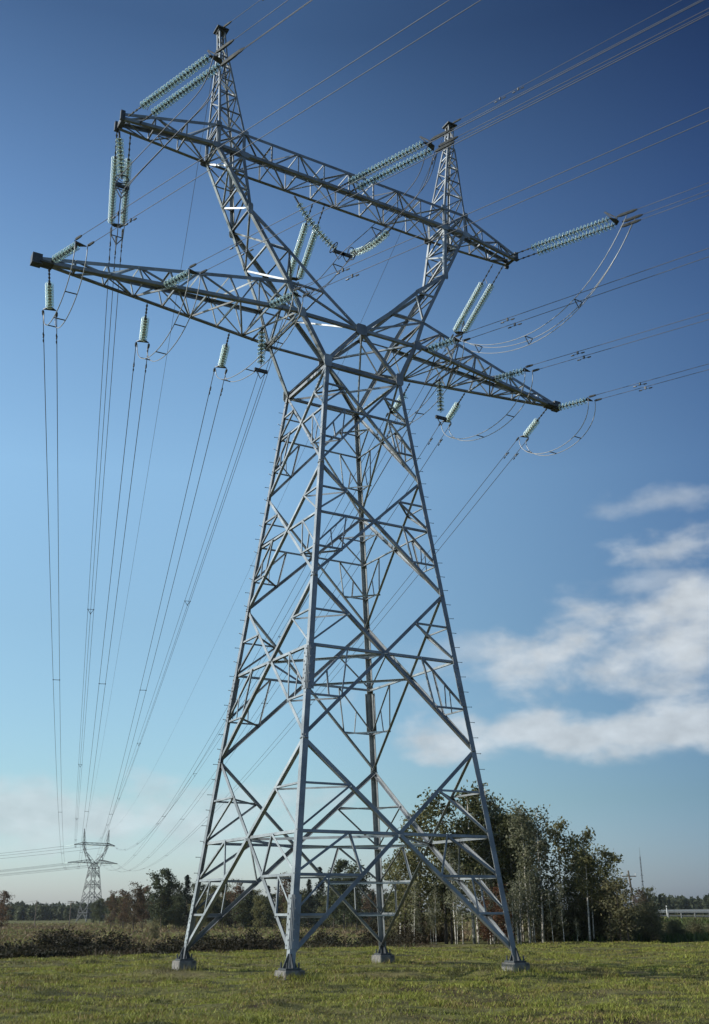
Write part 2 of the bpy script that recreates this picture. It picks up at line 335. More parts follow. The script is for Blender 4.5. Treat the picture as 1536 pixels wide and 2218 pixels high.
wx, wy = scatter(40000, 60, 150, .16, .46, .9); qq = (wx-EA[0])*EN[0]+(wy-EA[1])*EN[1]; k = (qq > .5) & (qq < 26)
o = blades('verge_grass', wx[k], wy[k], rng.uniform(.12, .5, k.sum()), .10, .5, VERGE)
tag(o, 'green grass on the shaded slope below the road guardrail', 'grass', kind='stuff')

# ------------------------------------------------------------------ tower geometry
Bw, Bd, Z0 = 3.286, 3.310, .35
Ww, Wd, ZW = 1.349, 1.389, 17.38
ZN = [Z0, 5.72, 10.22, 13.83, ZW]                         # panel points of the legs
SG = {'F': (-1, -1), 'R': (1, -1), 'B': (1, 1), 'L': (-1, 1)}
def leg(k, z):
    t = (z-Z0)/(ZW-Z0); s = SG[k]; return V(s[0]*(Bw+t*(Ww-Bw)), s[1]*(Bd+t*(Wd-Bd)), z)
FACES = [('F', 'R', V(0, -1, .11)), ('R', 'B', V(1, 0, .11)), ('B', 'L', V(0, 1, .11)), ('L', 'F', V(-1, 0, .11))]
members = []      # (kind, p0, p1, normal, width, inset, flip)
def mem(kind, p0, p1, n, wd, ins=None, flip=None):
    d_ = np.asarray(p1, float)-np.asarray(p0, float); az_ = np.cross(np.asarray(n, float), d_)[2]/np.linalg.norm(d_)
    if abs(az_) > .12: flip = 1 if az_ > 0 else -1       # outstanding flange along the lower edge
    members.append((kind, np.asarray(p0, float), np.asarray(p1, float), np.asarray(n, float), wd*.74,
                    random.uniform(.024, .032) if ins is None else ins, random.choice((-1, 1)) if flip is None else flip))
def lerp(a, b, t): return a+(b-a)*t
hips = {}
for p in range(4):
    z0, z1 = ZN[p], ZN[p+1]
    for a, b, n in FACES:
        a0, a1, b0, b1 = leg(a, z0), leg(a, z1), leg(b, z0), leg(b, z1)
        if p == 0:                                       # lift feet of the lowest diagonals
            a0, b0 = leg(a, z0+.25), leg(b, z0+.25)
        wd = (.138, .128, .115, .10)[p]
        mem('diagonal_brace', a0, b1, n, wd, .022, 1); mem('diagonal_brace', b0, a1, n, wd, .045, -1)
        wa0, wa1 = np.linalg.norm(a0-b0), np.linalg.norm(a1-b1); f = wa0/(wa0+wa1)
        c = lerp(a0, b1, f); zc = c[2]
        mem('horizontal_brace', leg(a, zc), leg(b, zc), n, .10 if p in (0, 1) else .08, .064)
        for L, lo_, hi_ in ((a, a0, a1), (b, b0, b1)):
            P = leg(L, zc)
            mu = lerp(c, hi_, .5); q = leg(L, mu[2])
            mem('secondary_brace', mu, q, n, .065); mem('secondary_brace', mu, P, n, .07)
            hips.setdefault((p, L, 'u'), []).append(mu)
            h = lerp(c, P, .5); hips.setdefault((p, L, 'h'), []).append(h)
            if p:
                m = lerp(c, lo_, .55); q = leg(L, m[2])
                mem('secondary_brace', m, q, n, .065); mem('secondary_brace', h, m, n, .06); mem('secondary_brace', h, q, n, .07)
                if p > 0: mem('secondary_brace', lerp(h, q, .5), lerp(m, q, .28) if p > 2 else lerp(m, q, .35), n, .05)
                hips.setdefault((p, L, 'l'), []).append(m)
            else:
                m = lerp(c, lo_, .36); q = leg(L, m[2]); m2 = lerp(c, lo_, .68); q2 = leg(L, m2[2]); g2 = lerp(m, q, .5)
                mem('secondary_brace', m, q, n, .085); mem('secondary_brace', h, m, n, .075); mem('secondary_brace', h, q, n, .085)
                mem('secondary_brace', m2, q2, n, .075); mem('secondary_brace', g2, m2, n, .06); mem('secondary_brace', g2, q2, n, .065)
                hips.setdefault((p, L, 'l'), []).append(m); hips.setdefault((p, L, 'k'), []).append(m2)
        if p in (0, 1):                                  # plan bracing rings
            hips.setdefault((p, 'ring'), []).append(c)
for k, v in hips.items():
    if k[1] == 'ring':
        for i in range(4): mem('plan_brace', v[i], v[(i+1) % 4], (0, 0, 1), .09)
    elif k[2] != 'h' and len(v) == 2: mem('hip_brace', v[0], v[1], (0, 0, 1), .06)
for a, b, n in FACES: mem('horizontal_brace', leg(a, ZW-.05), leg(b, ZW-.05), n, .15, .05)
mem('plan_brace', leg('F', ZW-.06), leg('B', ZW-.06), (0, 0, 1), .10); mem('plan_brace', leg('R', ZW-.09), leg('L', ZW-.09), (0, 0, 1), .10)

# fork, crossarms, peaks: prisms of four chords
LOu, LOd, ZL = 2.137, 1.232, 18.966
LTu, LTi, LTd, ZT = 2.577, 1.199, 1.066, 20.078
PNu, PNd, ZP = 3.84, .735, 22.546
UBo, UBi, UBd, ZUB = 4.912, 3.940, .530, 24.706
UTo, UTi, UTd, ZUT = 4.903, 3.954, .541, 25.564
TIPZ = 18.88
chords = []       # (group, polyline, flange a, flange b, width)
def prism(kind, stations, wds, cname, skip_first=False, diag=True, flipd=0, faces=(0, 1, 2, 3), key=None, bar=None):
    """stations: list of 4 corner points; corner order round the section"""
    m = len(stations)
    for c in range(4):
        nb, pv = (c+1) % 4, (c-1) % 4
        pts = [s[c] for s in stations]
        a = stations[0][nb]-stations[0][c] if np.linalg.norm(stations[0][nb]-stations[0][c]) > .03 else stations[-1][nb]-stations[-1][c]
        b = stations[0][pv]-stations[0][c] if np.linalg.norm(stations[0][pv]-stations[0][c]) > .03 else stations[-1][pv]-stations[-1][c]
        chords.append((cname, pts, a, b, wds[0], key))
    for i in range(m):
        cen = sum(stations[i])/4
        for f in faces:
            p, q = stations[i][f], stations[i][(f+1) % 4]; nn = (p+q)/2-cen
            if np.linalg.norm(nn) < .01 or np.linalg.norm(p-q) < .12: continue
            if not (skip_first and i == 0): mem(kind, p, q, nn, wds[1]); 
            if i < m-1 and diag:
                p2, q2 = stations[i+1][f], stations[i+1][(f+1) % 4]
                if (i+f+flipd) % 2: mem(kind, p, q2, nn, wds[1])
                else: mem(kind, q, p2, nn, wds[1])
            members_key(len(members))
    return
def members_key(n): pass
def outer(z):      # fork outer chord half width, depth
    return (np.interp(z, [ZW, ZL, ZT, ZP, ZUB, ZUT], [Ww, LOu, LTu, PNu, UBo, UTo]), np.interp(z, [ZW, ZL, ZT, ZP, ZUB, ZUT], [Wd, LOd, LTd, PNd, UBd, UTd]))
def inner(z): return np.interp(z, [ZL, ZT, 21.4, ZP, ZUB, ZUT], [0.02, LTi, 2.45, PNu-.13, UBi, UTi])
for s in (-1, 1):
    def ring(z):
        o, dd = outer(z); i_ = inner(z)
        return [V(s*o, -dd, z), V(s*i_, -dd, z), V(s*i_, dd, z), V(s*o, dd, z)]
    prism('fork_brace', [ring(z) for z in (ZL, ZT, 21.35, ZP)], (.12, .08), 'fork', key=s)
    prism('fork_brace', [ring(z) for z in (ZP, 23.3, 24.0, ZUB)], (.115, .072), 'fork', True, key=s, flipd=1)
    prism('fork_brace', [ring(z) for z in (ZUB, ZUT)], (.10, .075), 'fork', True, key=s)
    for sy in (-1, 1):                                    # roots of the fork standing on the waist
        chords.append(('fork_root', [V(s*Ww, sy*Wd, ZW), V(s*LOu, sy*LOd, ZL)], V(-s, 0, 0), V(0, -sy, 0), .13, s))
        mem('fork_brace', V(s*Ww, sy*Wd, ZW), V(0, sy*LOd, ZL), (0, sy, 0), .14, .03, 1)
    # peaks
    st = []
    for z, hw, hd in ((ZUT, .475, .541), (26.35, .40, .45), (27.1, .33, .37), (27.75, .275, .30), (28.3, .225, .24), (28.8, .175, .18)):
        c = 4.43+(z-ZUT)/(29.99-ZUT)*.35
        st.append([V(s*(c+hw), -hd, z), V(s*(c-hw), -hd, z), V(s*(c-hw), hd, z), V(s*(c+hw), hd, z)])
    prism('peak_brace', st, (.07, .052), 'peak', True, key=s)
    st2 = []
    for z, hw in ((28.8, .15), (29.35, .13), (29.9, .12)):
        c = 4.43+(z-ZUT)/(29.99-ZUT)*.35
        st2.append([V(s*(c+hw), -hw, z), V(s*(c-hw), -hw, z), V(s*(c-hw), hw, z), V(s*(c+hw), hw, z)])
    prism('peak_brace', st2, (.055, .045), 'peak', True, key=s)
for sy in (-1, 1):     # belt between the two fork roots
    for s in (-1, 1):
        mem('fork_brace', V(s*LOu, sy*LOd, ZL), V(0, sy*LOd, ZL), (0, sy, 0), .14, .02, 1)
mem('fork_brace', V(0, -LOd, ZL), V(0, LOd, ZL), (0, 0, -1), .15); mem('fork_brace', V(-LOu, -LOd, ZL), V(0, LOd, ZL), (0, 0, -1), .08); mem('fork_brace', V(LOu, -LOd, ZL), V(0, LOd, ZL), (0, 0, -1), .08)
mem('fork_brace', V(0, -LOd, ZL), V(Ww, Wd, ZW), (0, 1, 1), .09); mem('fork_brace', V(0, -LOd, ZL), V(-Ww, Wd, ZW), (0, 1, 1), .09)
mem('fork_brace', V(0, LOd, ZL), V(Ww, -Wd, ZW), (0, 1, 1), .09); mem('fork_brace', V(0, LOd, ZL), V(-Ww, -Wd, ZW), (0, 1, 1), .09)
DU, DUU = -.479, -.296     # the arms reach a little further to the left
TLO = {-1: -9.496+DU, 1: 9.496+DU}; TUP = {-1: -7.663+DUU, 1: 7.663+DUU}
def lower_arm(s):
    U0, U1 = s*LOu, TLO[s]; n = 8; st = []
    for i in range(n+1):
        t = i/n*.985; dd = lerp(LOd, .05, t); ub = lerp(U0, U1, t)
        ut = lerp(s*LTu, U1, t); dt = lerp(LTd, .05, t); zt = lerp(ZT, TIPZ+.17, t); zb = lerp(ZL, TIPZ, t)
        st.append([V(ub, -dd, zb), V(ut, -dt, zt), V(ut, dt, zt), V(ub, dd, zb)])
    prism('lower_arm_brace', st, (.115, .066), 'lower_crossarm', key=s, faces=(0, 1, 2, 3), flipd=1)
for s in (-1, 1): lower_arm(s)
def arm_st(u):
    if abs(u) <= UBo: t = 0
    else: t = (abs(u)-UBo)/(abs(TUP[1 if u > 0 else -1])-UBo)
    dd = lerp(UBd, .28, t); zb = lerp(ZUB, 24.62, t); zt = lerp(ZUT, 24.86, t)
    return [V(u, -dd, zb), V(u, -dd, zt), V(u, dd, zt), V(u, dd, zb)]
prism('upper_arm_brace', [arm_st(u) for u in np.linspace(-UBi, UBi, 9)], (.108, .062), 'upper_crossarm', key=0)
for s in (-1, 1):
    prism('upper_arm_brace', [arm_st(u) for u in np.linspace(s*UBi, s*UBo, 2)], (.108, .062), 'upper_crossarm', True, key=0)
    prism('upper_arm_brace', [arm_st(u) for u in np.linspace(s*UBo, TUP[s], 4)], (.108, .062), 'upper_crossarm', True, key=0)

def draw_member(mb, m, k=1.): mb.brace(m[1], m[2], m[3], m[4]*k, m[5], m[6])
def draw_chord(mb, c):
    for p, q in zip(c[1][:-1], c[1][1:]):
        if np.linalg.norm(p-q) > .02: mb.angle(p, q, c[2], c[3], c[4])
def leg_mesh(k):
    mb = MB(); s = SG[k]
    for i in range(4): mb.angle(leg(k, ZN[i]-(.0 if i else .0)), leg(k, ZN[i+1]), V(-s[0], 0, 0), V(0, -s[1], 0), (.158, .15, .14, .13)[i], .017)
    return mb
def plate(mb, c, ex, ey, hx, hy, th=.012, cut=.35):
    """octagonal gusset plate"""
    ez = unit(np.cross(ex, ey)); pr = [(-1, -1+cut), (-1+cut, -1), (1-cut, -1), (1, -1+cut), (1, 1-cut), (1-cut, 1), (-1+cut, 1), (-1, 1-cut)]
    vs = [c+x*hx*ex+y*hy*ey+z*th*ez for z in (-1, 1) for x, y in pr]
    mb.add(vs, [tuple(range(8))[::-1], tuple(range(8, 16))]+[(i, (i+1) % 8, 8+(i+1) % 8, 8+i) for i in range(8)])
def gussets():
    out = []
    ex, ez = V(1, 0, 0), V(0, 0, 1)
    for sy in (-1, 1):
        for c, hx, hz in ((V(0, sy*(LOd+.03), ZL-.02), .26, .24), (V(Ww-.05, sy*(Wd+.03), ZW+.03), .17, .26), (V(-Ww+.05, sy*(Wd+.03), ZW+.03), .17, .26),
                          (V(LOu, sy*(LOd+.025), ZL), .17, .2), (V(-LOu, sy*(LOd+.025), ZL), .17, .2), (V(PNu-.07, sy*(PNd+.012), ZP), .11, .26), (V(-PNu+.07, sy*(PNd+.012), ZP), .11, .26),
                          (V(UBo, sy*(UBd+.02), ZUB), .2, .13), (V(-UBo, sy*(UBd+.02), ZUB), .2, .13), (V(UBi, sy*(UBd+.02), ZUB), .2, .13), (V(-UBi, sy*(UBd+.02), ZUB), .2, .13),
                          (V(UTo, sy*(UTd+.02), ZUT), .13, .11), (V(-UTo, sy*(UTd+.02), ZUT), .13, .11), (V(UTi, sy*(UTd+.02), ZUT), .13, .11), (V(-UTi, sy*(UTd+.02), ZUT), .13, .11)):
            mb = MB(); plate(mb, c, ex, ez, hx*.78, hz*.8); out.append(mb)
    return out
def tips(s):
    mb = MB(); mb.box(V(TLO[s]+s*.02, 0, TIPZ+.08), (.14, .13, .16)); mb.box(V(TLO[s]-s*.25, 0, TIPZ+.02), (.2, .17, .03))
    mb2 = MB(); mb2.box(V(TUP[s]+s*.03, -.29, 24.74), (.07, .05, .17)); mb2.box(V(TUP[s]+s*.03, .29, 24.74), (.07, .05, .17)); mb2.angle(V(TUP[s]+s*.03, -.3, 24.63), V(TUP[s]+s*.03, .3, 24.63), (0, 0, 1), (-s, 0, 0), .14)
    return mb, mb2
def peak_cap(s):
    mb = MB(); mb.box(V(s*4.78, 0, 29.97), (.21, .21, .025)); mb.box(V(s*4.78, 0, 29.90), (.14, .14, .03)); return mb

FD, FAZ = 386., 16.8
FAR = V(CAM[0]+FD*math.sin(R_(FAZ)), CAM[1]+FD*math.cos(R_(FAZ)), -1.55)
FROT = R_(13)

def build_tower():
    T = empty('transmission_tower', (0, 0, 0), 0, 'tall steel lattice transmission tower standing in the foreground meadow', 'transmission tower', 'lattice transmission towers')
    legs = {}
    bolt = MB(); bolt.tube([V(0, 0, 0), V(.13, 0, 0)], .008, 6); bolt.tube([V(.125, 0, 0), V(.138, 0, 0)], .014, 6); bme = bolt.mesh('step_bolt'); bme.materials.append(STEEL2)
    for k in SG:
        s = SG[k]; lo_ = leg_mesh(k).build('leg', STEEL, T); legs[k] = lo_
        for z in (1.35, 7.55) if k in 'FL' else (7.5,):
            mb = MB(); p0, p1 = leg(k, z-.6), leg(k, z+.6); d = unit(p1-p0)
            for ax, other in ((V(s[0], 0, 0), V(0, s[1], 0)), (V(0, s[1], 0), V(s[0], 0, 0))):
                c = (p0+p1)/2+ax*.014-other*.12; mb.box(c, (.008, .09, .6), np.array([ax, other, d]))
                for i in range(10):
                    mb.box(c+ax*.014+other*(.045 if i % 2 else -.045)+d*(-.52+.115*i), (.012, .018, .018), np.array([ax, other, d]))
            mb.build('splice_plate', STEEL, lo_)
        if k in 'LR':
            for i in range(34):
                z = 2.6+.43*i; a = math.atan2(s[1]*(.15 if i % 2 else -.6), s[0]*1.0) if i % 2 else math.atan2(-.5, s[0])
                p = leg(k, z); inst(bme, 'step_bolt', lo_, Matrix.Translation(p) @ Matrix.Rotation(a, 4, 'Z'))
        mb = MB(); f = leg(k, Z0)
        mb.box(f+V(-s[0]*.06, -s[1]*.06, -.01), (.2, .2, .02))
        for ax in (V(1, 0, 0), V(0, 1, 0)):
            oth = V(ax[1], ax[0], 0)
            vs = [f+V(-s[0]*.06, -s[1]*.06, .012)+ax*x+oth*y+V(0, 0, z) for y in (-.01, .01) for x, z in ((-.19, 0), (.19, 0), (.05, .3), (-.05, .3))]
            mb.add(vs, [(0, 1, 2, 3), (7, 6, 5, 4), (0, 4, 5, 1), (1, 5, 6, 2), (2, 6, 7, 3), (3, 7, 4, 0)])
        for dx in (-.15, .15):
            for dy in (-.15, .15): mb.tube([f+V(-s[0]*.06+dx, -s[1]*.06+dy, 0), f+V(-s[0]*.06+dx, -s[1]*.06+dy, .13)], .022, 6)
        mb.build('base_plate', STEEL2, lo_)
    fork = {}; peak = {}; larm = {}
    for s in (-1, 1):
        for d_, nm, wd in ((fork, 'fork', 0), (peak, 'earth_wire_peak', 0), (larm, 'lower_crossarm', 0)):
            mb = MB()
            for c in chords:
                if c[0] == {'fork': 'fork', 'earth_wire_peak': 'peak', 'lower_crossarm': 'lower_crossarm'}[nm] and c[5] == s: draw_chord(mb, c)
            d_[s] = mb.build(nm, STEEL, T) if nm != 'fork' else None
        for sy in (1, -1):
            mb = MB()
            for c in chords:
                if c[0] == 'fork' and c[5] == s and c[1][0][1]*sy > 0: draw_chord(mb, c)
            fork[s] = mb.build('fork_frame', STEEL, T)
        for c in chords:
            if c[0] == 'fork_root' and c[5] == s: mb = MB(); draw_chord(mb, c); mb.build('fork_root', STEEL, fork[s])
        a, b = tips(s); a.build('end_plate', STEEL2, larm[s]); peak_cap(s).build('cap_plate', STEEL2, peak[s])
    mb = MB()
    for c in chords:
        if c[0] == 'upper_crossarm': draw_chord(mb, c)
    uarm = mb.build('upper_crossarm', STEEL, T)
    for s in (-1, 1): tips(s)[1].build('end_plate', STEEL2, uarm)
    for mb in gussets(): mb.build('gusset_plate', STEEL, T)
    byk = {}
    for m in members: byk.setdefault(m[0], []).append(m)
    for k, ms in byk.items():
        ms.sort(key=lambda m: -plen(m[1], m[2])*m[4])
        for i, m in enumerate(ms[:99]):
            sd_ = -1 if (m[1]+m[2])[0] < 0 else 1
            par = {'fork_brace': fork[sd_], 'peak_brace': peak[sd_], 'lower_arm_brace': larm[sd_], 'upper_arm_brace': uarm}.get(k, T)
            mb = MB(); draw_member(mb, m); mb.build(k, STEEL, par)
        if len(ms) > 99:
            mb = MB()
            for m in ms[99:]: draw_member(mb, m)
            par = {'lower_arm_brace': larm[-1], 'upper_arm_brace': uarm}.get(k, T)
            tag(mb.build(k, STEEL, par), kind='stuff')
    print({k: len(v) for k, v in byk.items()})
    F = empty('transmission_tower', FAR, FROT, 'small distant lattice transmission tower at the left before the tree line', 'transmission tower', 'lattice transmission towers')
    for k in SG: leg_mesh(k).build('leg', STEEL_FAR, F)
    for nm, key in (('fork_frame', 'fork'), ('earth_wire_peak', 'peak'), ('lower_crossarm', 'lower_crossarm'), ('upper_crossarm', 'upper_crossarm')):
        for sd_ in ((-1, 1) if key != 'upper_crossarm' else (0,)):
            mb = MB()
            for c in chords:
                if (c[0] == key or (key == 'fork' and c[0] == 'fork_root')) and c[5] == sd_: draw_chord(mb, c)
            for m in members:
                if {'fork_brace': 'fork', 'peak_brace': 'peak', 'lower_arm_brace': 'lower_crossarm', 'upper_arm_brace': 'upper_crossarm'}.get(m[0]) == key and (sd_ == 0 or ((m[1]+m[2])[0] < 0) == (sd_ < 0)): draw_member(mb, m, 1.5)
            mb.build(nm, STEEL_FAR, F)
    mb = MB()
    for m in members:
        if m[0] in ('diagonal_brace', 'horizontal_brace', 'secondary_brace'): draw_member(mb, m, 1.5)
    mb.build('body_bracing', STEEL_FAR, F)
build_tower()
FOOTLAB = {'F': 'nearest concrete footing block, under the bright front tower leg', 'L': 'concrete footing block under the left tower leg', 'R': 'concrete footing block under the right tower leg', 'B': 'farthest concrete footing block, under the dark rear tower leg'}
for k in SG:
    s = SG[k]; f = leg(k, Z0); mb = MB(); h = .265; c = .025
    pr = [(-h+c, -h), (h-c, -h), (h, -h+c), (h, h-c), (h-c, h), (-h+c, h), (-h, h-c), (-h, -h+c)]
    zt = Z0-.035; vs = [V(x, y, z)*V(sc, sc, 1) for z, sc in ((-.3, 1.06), (zt-.03, 1.0), (zt, .95)) for x, y in pr]
    mb.add(vs, [tuple(range(16, 24))]+[(r*8+i, r*8+(i+1) % 8, r*8+8+(i+1) % 8, r*8+8+i) for r in range(2) for i in range(8)])
    o = mb.build('concrete_footing', CONC); o.location = (f[0]-s[0]*.06, f[1]-s[1]*.06, 0)
    tag(o, FOOTLAB[k], 'footing', 'concrete footings under the tower legs')

# ------------------------------------------------------------------ insulators, conductors, jumpers
DP = .145
prof = [(.045, .004), (.072, .012), (.116, .034), (.127, .043), (.116, .047), (.072, .026), (.03, .03)]
dm = MB(); dm.lathe(prof, V(0, 0, 0), V(0, 0, 1), 14); DISC = dm.mesh('disc'); DISC.materials.append(GLASS); DISC.materials.append(GLASSC); DISC.shade_smooth()
for p_ in DISC.polygons:
    if sum(math.hypot(DISC.vertices[i].co.x, DISC.vertices[i].co.y) for i in p_.vertices)/4 < .112 and p_.index >= 14: p_.material_index = 1  # hub and rim stay pale: glass highlights put into the colour
def frame(d):
    d = unit(d); x = np.cross(V(0, 0, 1), d) if abs(d[2]) < .98 else V(1, 0, 0); x = unit(x); y = np.cross(d, x)
    return x, y, d
def mat4(o, d):
    x, y, z = frame(d); return Matrix(((x[0], y[0], z[0], o[0]), (x[1], y[1], z[1], o[1]), (x[2], y[2], z[2], o[2]), (0, 0, 0, 1)))
def string_parts(root, path, ndisc, rod):
    """path(t in metres) -> world point; rod then a chain of glass discs. Geometry local to root."""
    o0 = np.array(root.location)
    mb = MB(); a, b = path(0)-o0, path(rod)-o0
    mb.tube([a, b], .018, 6)
    for i in range(4): p = lerp(a, b, (i+.6)/4.4); mb.lathe([(.0, -.03), (.034, -.03), (.034, .03), (.0, .03)], p, b-a, 6)
    pts = [path(rod+DP*i)-o0 for i in range(ndisc+1)]
    mb.tube(pts, .017, 6)
    for i in range(ndisc): mb.lathe([(.0, -.03), (.045, -.028), (.05, .012), (.03, .022), (.0, .022)], pts[i], pts[i+1]-pts[i], 8)
    mb.build('cap_chain', STEEL2, root)
    for i in range(ndisc): inst(DISC, 'disc', root, mat4(pts[i], pts[i+1]-pts[i]))
def insulator(name_label, group, S_, E_, ndisc, double=0., yoke=True, horn=False, plates=None):
    """straight set from S_ to E_; double = spacing of twin strings"""
    root = empty('insulator_string', tuple(S_), 0, name_label, 'insulator', group)
    d = unit(E_-S_); L = np.linalg.norm(E_-S_); side = unit(np.cross(d, V(0, 0, 1))) if abs(d[2]) < .95 else V(1, 0, 0)
    rod = max(.15, L-ndisc*DP-.12)
    for o in ((-double/2, double/2) if double else (0,)):
        string_parts(root, lambda t, o=o: S_+side*o+d*t, ndisc, rod)
    if yoke:
        mb = MB(); x, y = side, d; c = E_-S_-d*.06; hw = max(double/2+.07, .14); z = unit(np.cross(x, y))
        pr = [(-hw, -.06), (hw, -.06), (.1, .12), (-.1, .12)] if double else [(-.06, -.1), (.06, -.1), (hw+.06, .06), (-hw-.06, .06)]
        vs = [c+x*u+y*v+z*q for q in (-.012, .012) for u, v in pr]
        mb.add(vs, [(3, 2, 1, 0), (4, 5, 6, 7), (0, 1, 5, 4), (1, 2, 6, 5), (2, 3, 7, 6), (3, 0, 4, 7)])
        mb.build('yoke_plate', STEEL2, root)
    if horn:
        mb = MB(); c = E_-S_
        mb.tube([c-d*.05+side*.22, c-d*.35+side*.12+V(0, 0, .42)], .022, 6); mb.tube([c+d*.1+side*.1, c-d*.33+side*.12+V(0, 0, .43)], .022, 6)
        mb.tube([S_-S_+d*(rod-.05), d*(rod-.02)+V(0, 0, .2)+side*-.05, d*(rod+.08)+V(0, 0, .26)+side*-.08], .01, 5)
        mb.build('arcing_horn', STEEL2, root)
    return root
def azv(a, sl=0.): return V(math.sin(R_(a)), math.cos(R_(a)), sl)
def bundle(name, label, group, P, far_, offs, side_w, rw, spacers, dampers, m, sag_line, clampL=.45):
    """P start, sag_line(l)-> point at run l; offs = offsets (side, up) of the sub-conductors"""
    root = empty(name, tuple(P), 0, label, 'power line', group)
    Ltot = far_; ls = np.concatenate([np.linspace(0, 60, 25), np.linspace(60, Ltot, 60)[1:]])
    for (ox, oz) in offs:
        mb = MB(); pts = []
        for l in ls:
            k = min(1, l/1.2)*(1 if l < Ltot-1.5 else max(0., (Ltot-l)/1.5)); pts.append(sag_line(l)+side_w*ox+V(0, 0, oz)-P)
        mb.tube(pts, rw, 6); mb.build('wire', m, root, True)
        mb = MB(); a, b = sag_line(.02)+side_w*ox+V(0, 0, oz)-P, sag_line(clampL)+side_w*ox+V(0, 0, oz)-P
        cr_ = .058 if clampL > .7 else .04; mb.tube([a, lerp(a, b, .2), lerp(a, b, .8), b], [.03, cr_, cr_*.9, .025], 6); mb.build('dead_end_clamp', STEEL2, root)
        for dl in dampers:
            c = sag_line(dl)+side_w*ox+V(0, 0, oz)-P; dd = unit(sag_line(dl+.5)-sag_line(dl)); mb = MB()
            mb.box(c-V(0, 0, .04), (.02, .03, .05)); mb.tube([c-V(0, 0, .09)-dd*.22, c-V(0, 0, .08), c-V(0, 0, .09)+dd*.22], .008, 5)
            for sg in (-1, 1): mb.tube([c-V(0, 0, .09)+dd*sg*.14, c-V(0, 0, .09)+dd*sg*.25], [.026, .02], 7)
            mb.build('vibration_damper', STEEL2, root)
    for l in spacers:
        mb = MB(); q = [sag_line(l)+side_w*ox+V(0, 0, oz)-P for ox, oz in offs]
        for i in range(len(q)):
            if i or len(q) > 2: mb.tube([q[i-1], q[i]], .018, 5)
        for p in q: mb.lathe([(.0, -.05), (.035, -.04), (.035, .04), (.0, .05)], p, sag_line(l+1)-sag_line(l), 6)
        mb.build('spacer', STEEL2, root)
    return root
def rotz(p, a): return V(p[0]*math.cos(a)-p[1]*math.sin(a), p[0]*math.sin(a)+p[1]*math.cos(a), p[2])
TW = ((-.2, 0.), (.2, 0.)); TR = ((-.2, .0), (.2, .0), (0., -.32))
def chord_lo(u, sy):
    s = -1 if u < 0 else 1
    if abs(u) <= LOu: return V(u, sy*LOd, ZL-.03)
    t = (abs(u)-LOu)/(abs(TLO[s])-LOu); return V(u, sy*lerp(LOd, .03, t), lerp(ZL, TIPZ, t)-.03)
def chord_up(u, sy): q = arm_st(u); return q[0 if sy < 0 else 3]-V(0, 0, .03)
PH = {   # name: (near attach, near az, near slope, near string, far attach, far az, far slope, far string, words)
 'L3': (chord_lo(-9.6, -1)+V(0, -.05, .1), 162.6, -.057, 1.46, chord_lo(-9.6, 1), 15.8, -.091, 2.0, 'the left tip of the lower crossarm'),
 'L2': (chord_lo(-6.41, -1), 162.0, -.064, 1.4, chord_lo(-6.5, 1), 15.9, -.088, 2.05, 'the middle of the left lower crossarm'),
 'L1': (chord_lo(-3.22, -1), 161.8, -.072, 1.25, chord_lo(-3.6, 1), 16.4, -.091, 2.0, 'the inner left lower crossarm'),
 'R1': (chord_lo(2.5, -1), 161.9, -.075, 1.32, chord_lo(3.3, 1), 16.3, -.091, 2.05, 'the inner right lower crossarm'),
 'R2': (chord_lo(5.64, -1), 161.7, -.083, 1.45, chord_lo(5.4, 1), 16.5, -.094, 2.05, 'the middle of the right lower crossarm'),
 'R3': (chord_lo(9.0, -1), 162.2, -.075, 1.43, chord_lo(8.7, 1), 16.0, -.089, 2.2, 'the right tip of the lower crossarm'),
 'UL': (chord_up(-7.65, -1)+V(0, -.03, .08), 162.6, -.059, 4.05, chord_up(-7.75, 1), 15.7, -.09, 4.42, 'the left end of the upper crossarm'),
 'UC': (chord_up(-.3, -1), 161.6, -.059, 3.85, chord_up(-.65, 1), 16.5, -.05, 4.46, 'the centre of the upper crossarm'),
 'UR': (chord_up(7.2, -1), 161.1, -.088, 4.3, chord_up(7.0, 1), 16.5, -.093, 4.5, 'the right end of the upper crossarm')}
SPN, SPF = 340., 384.
ENDS = {}
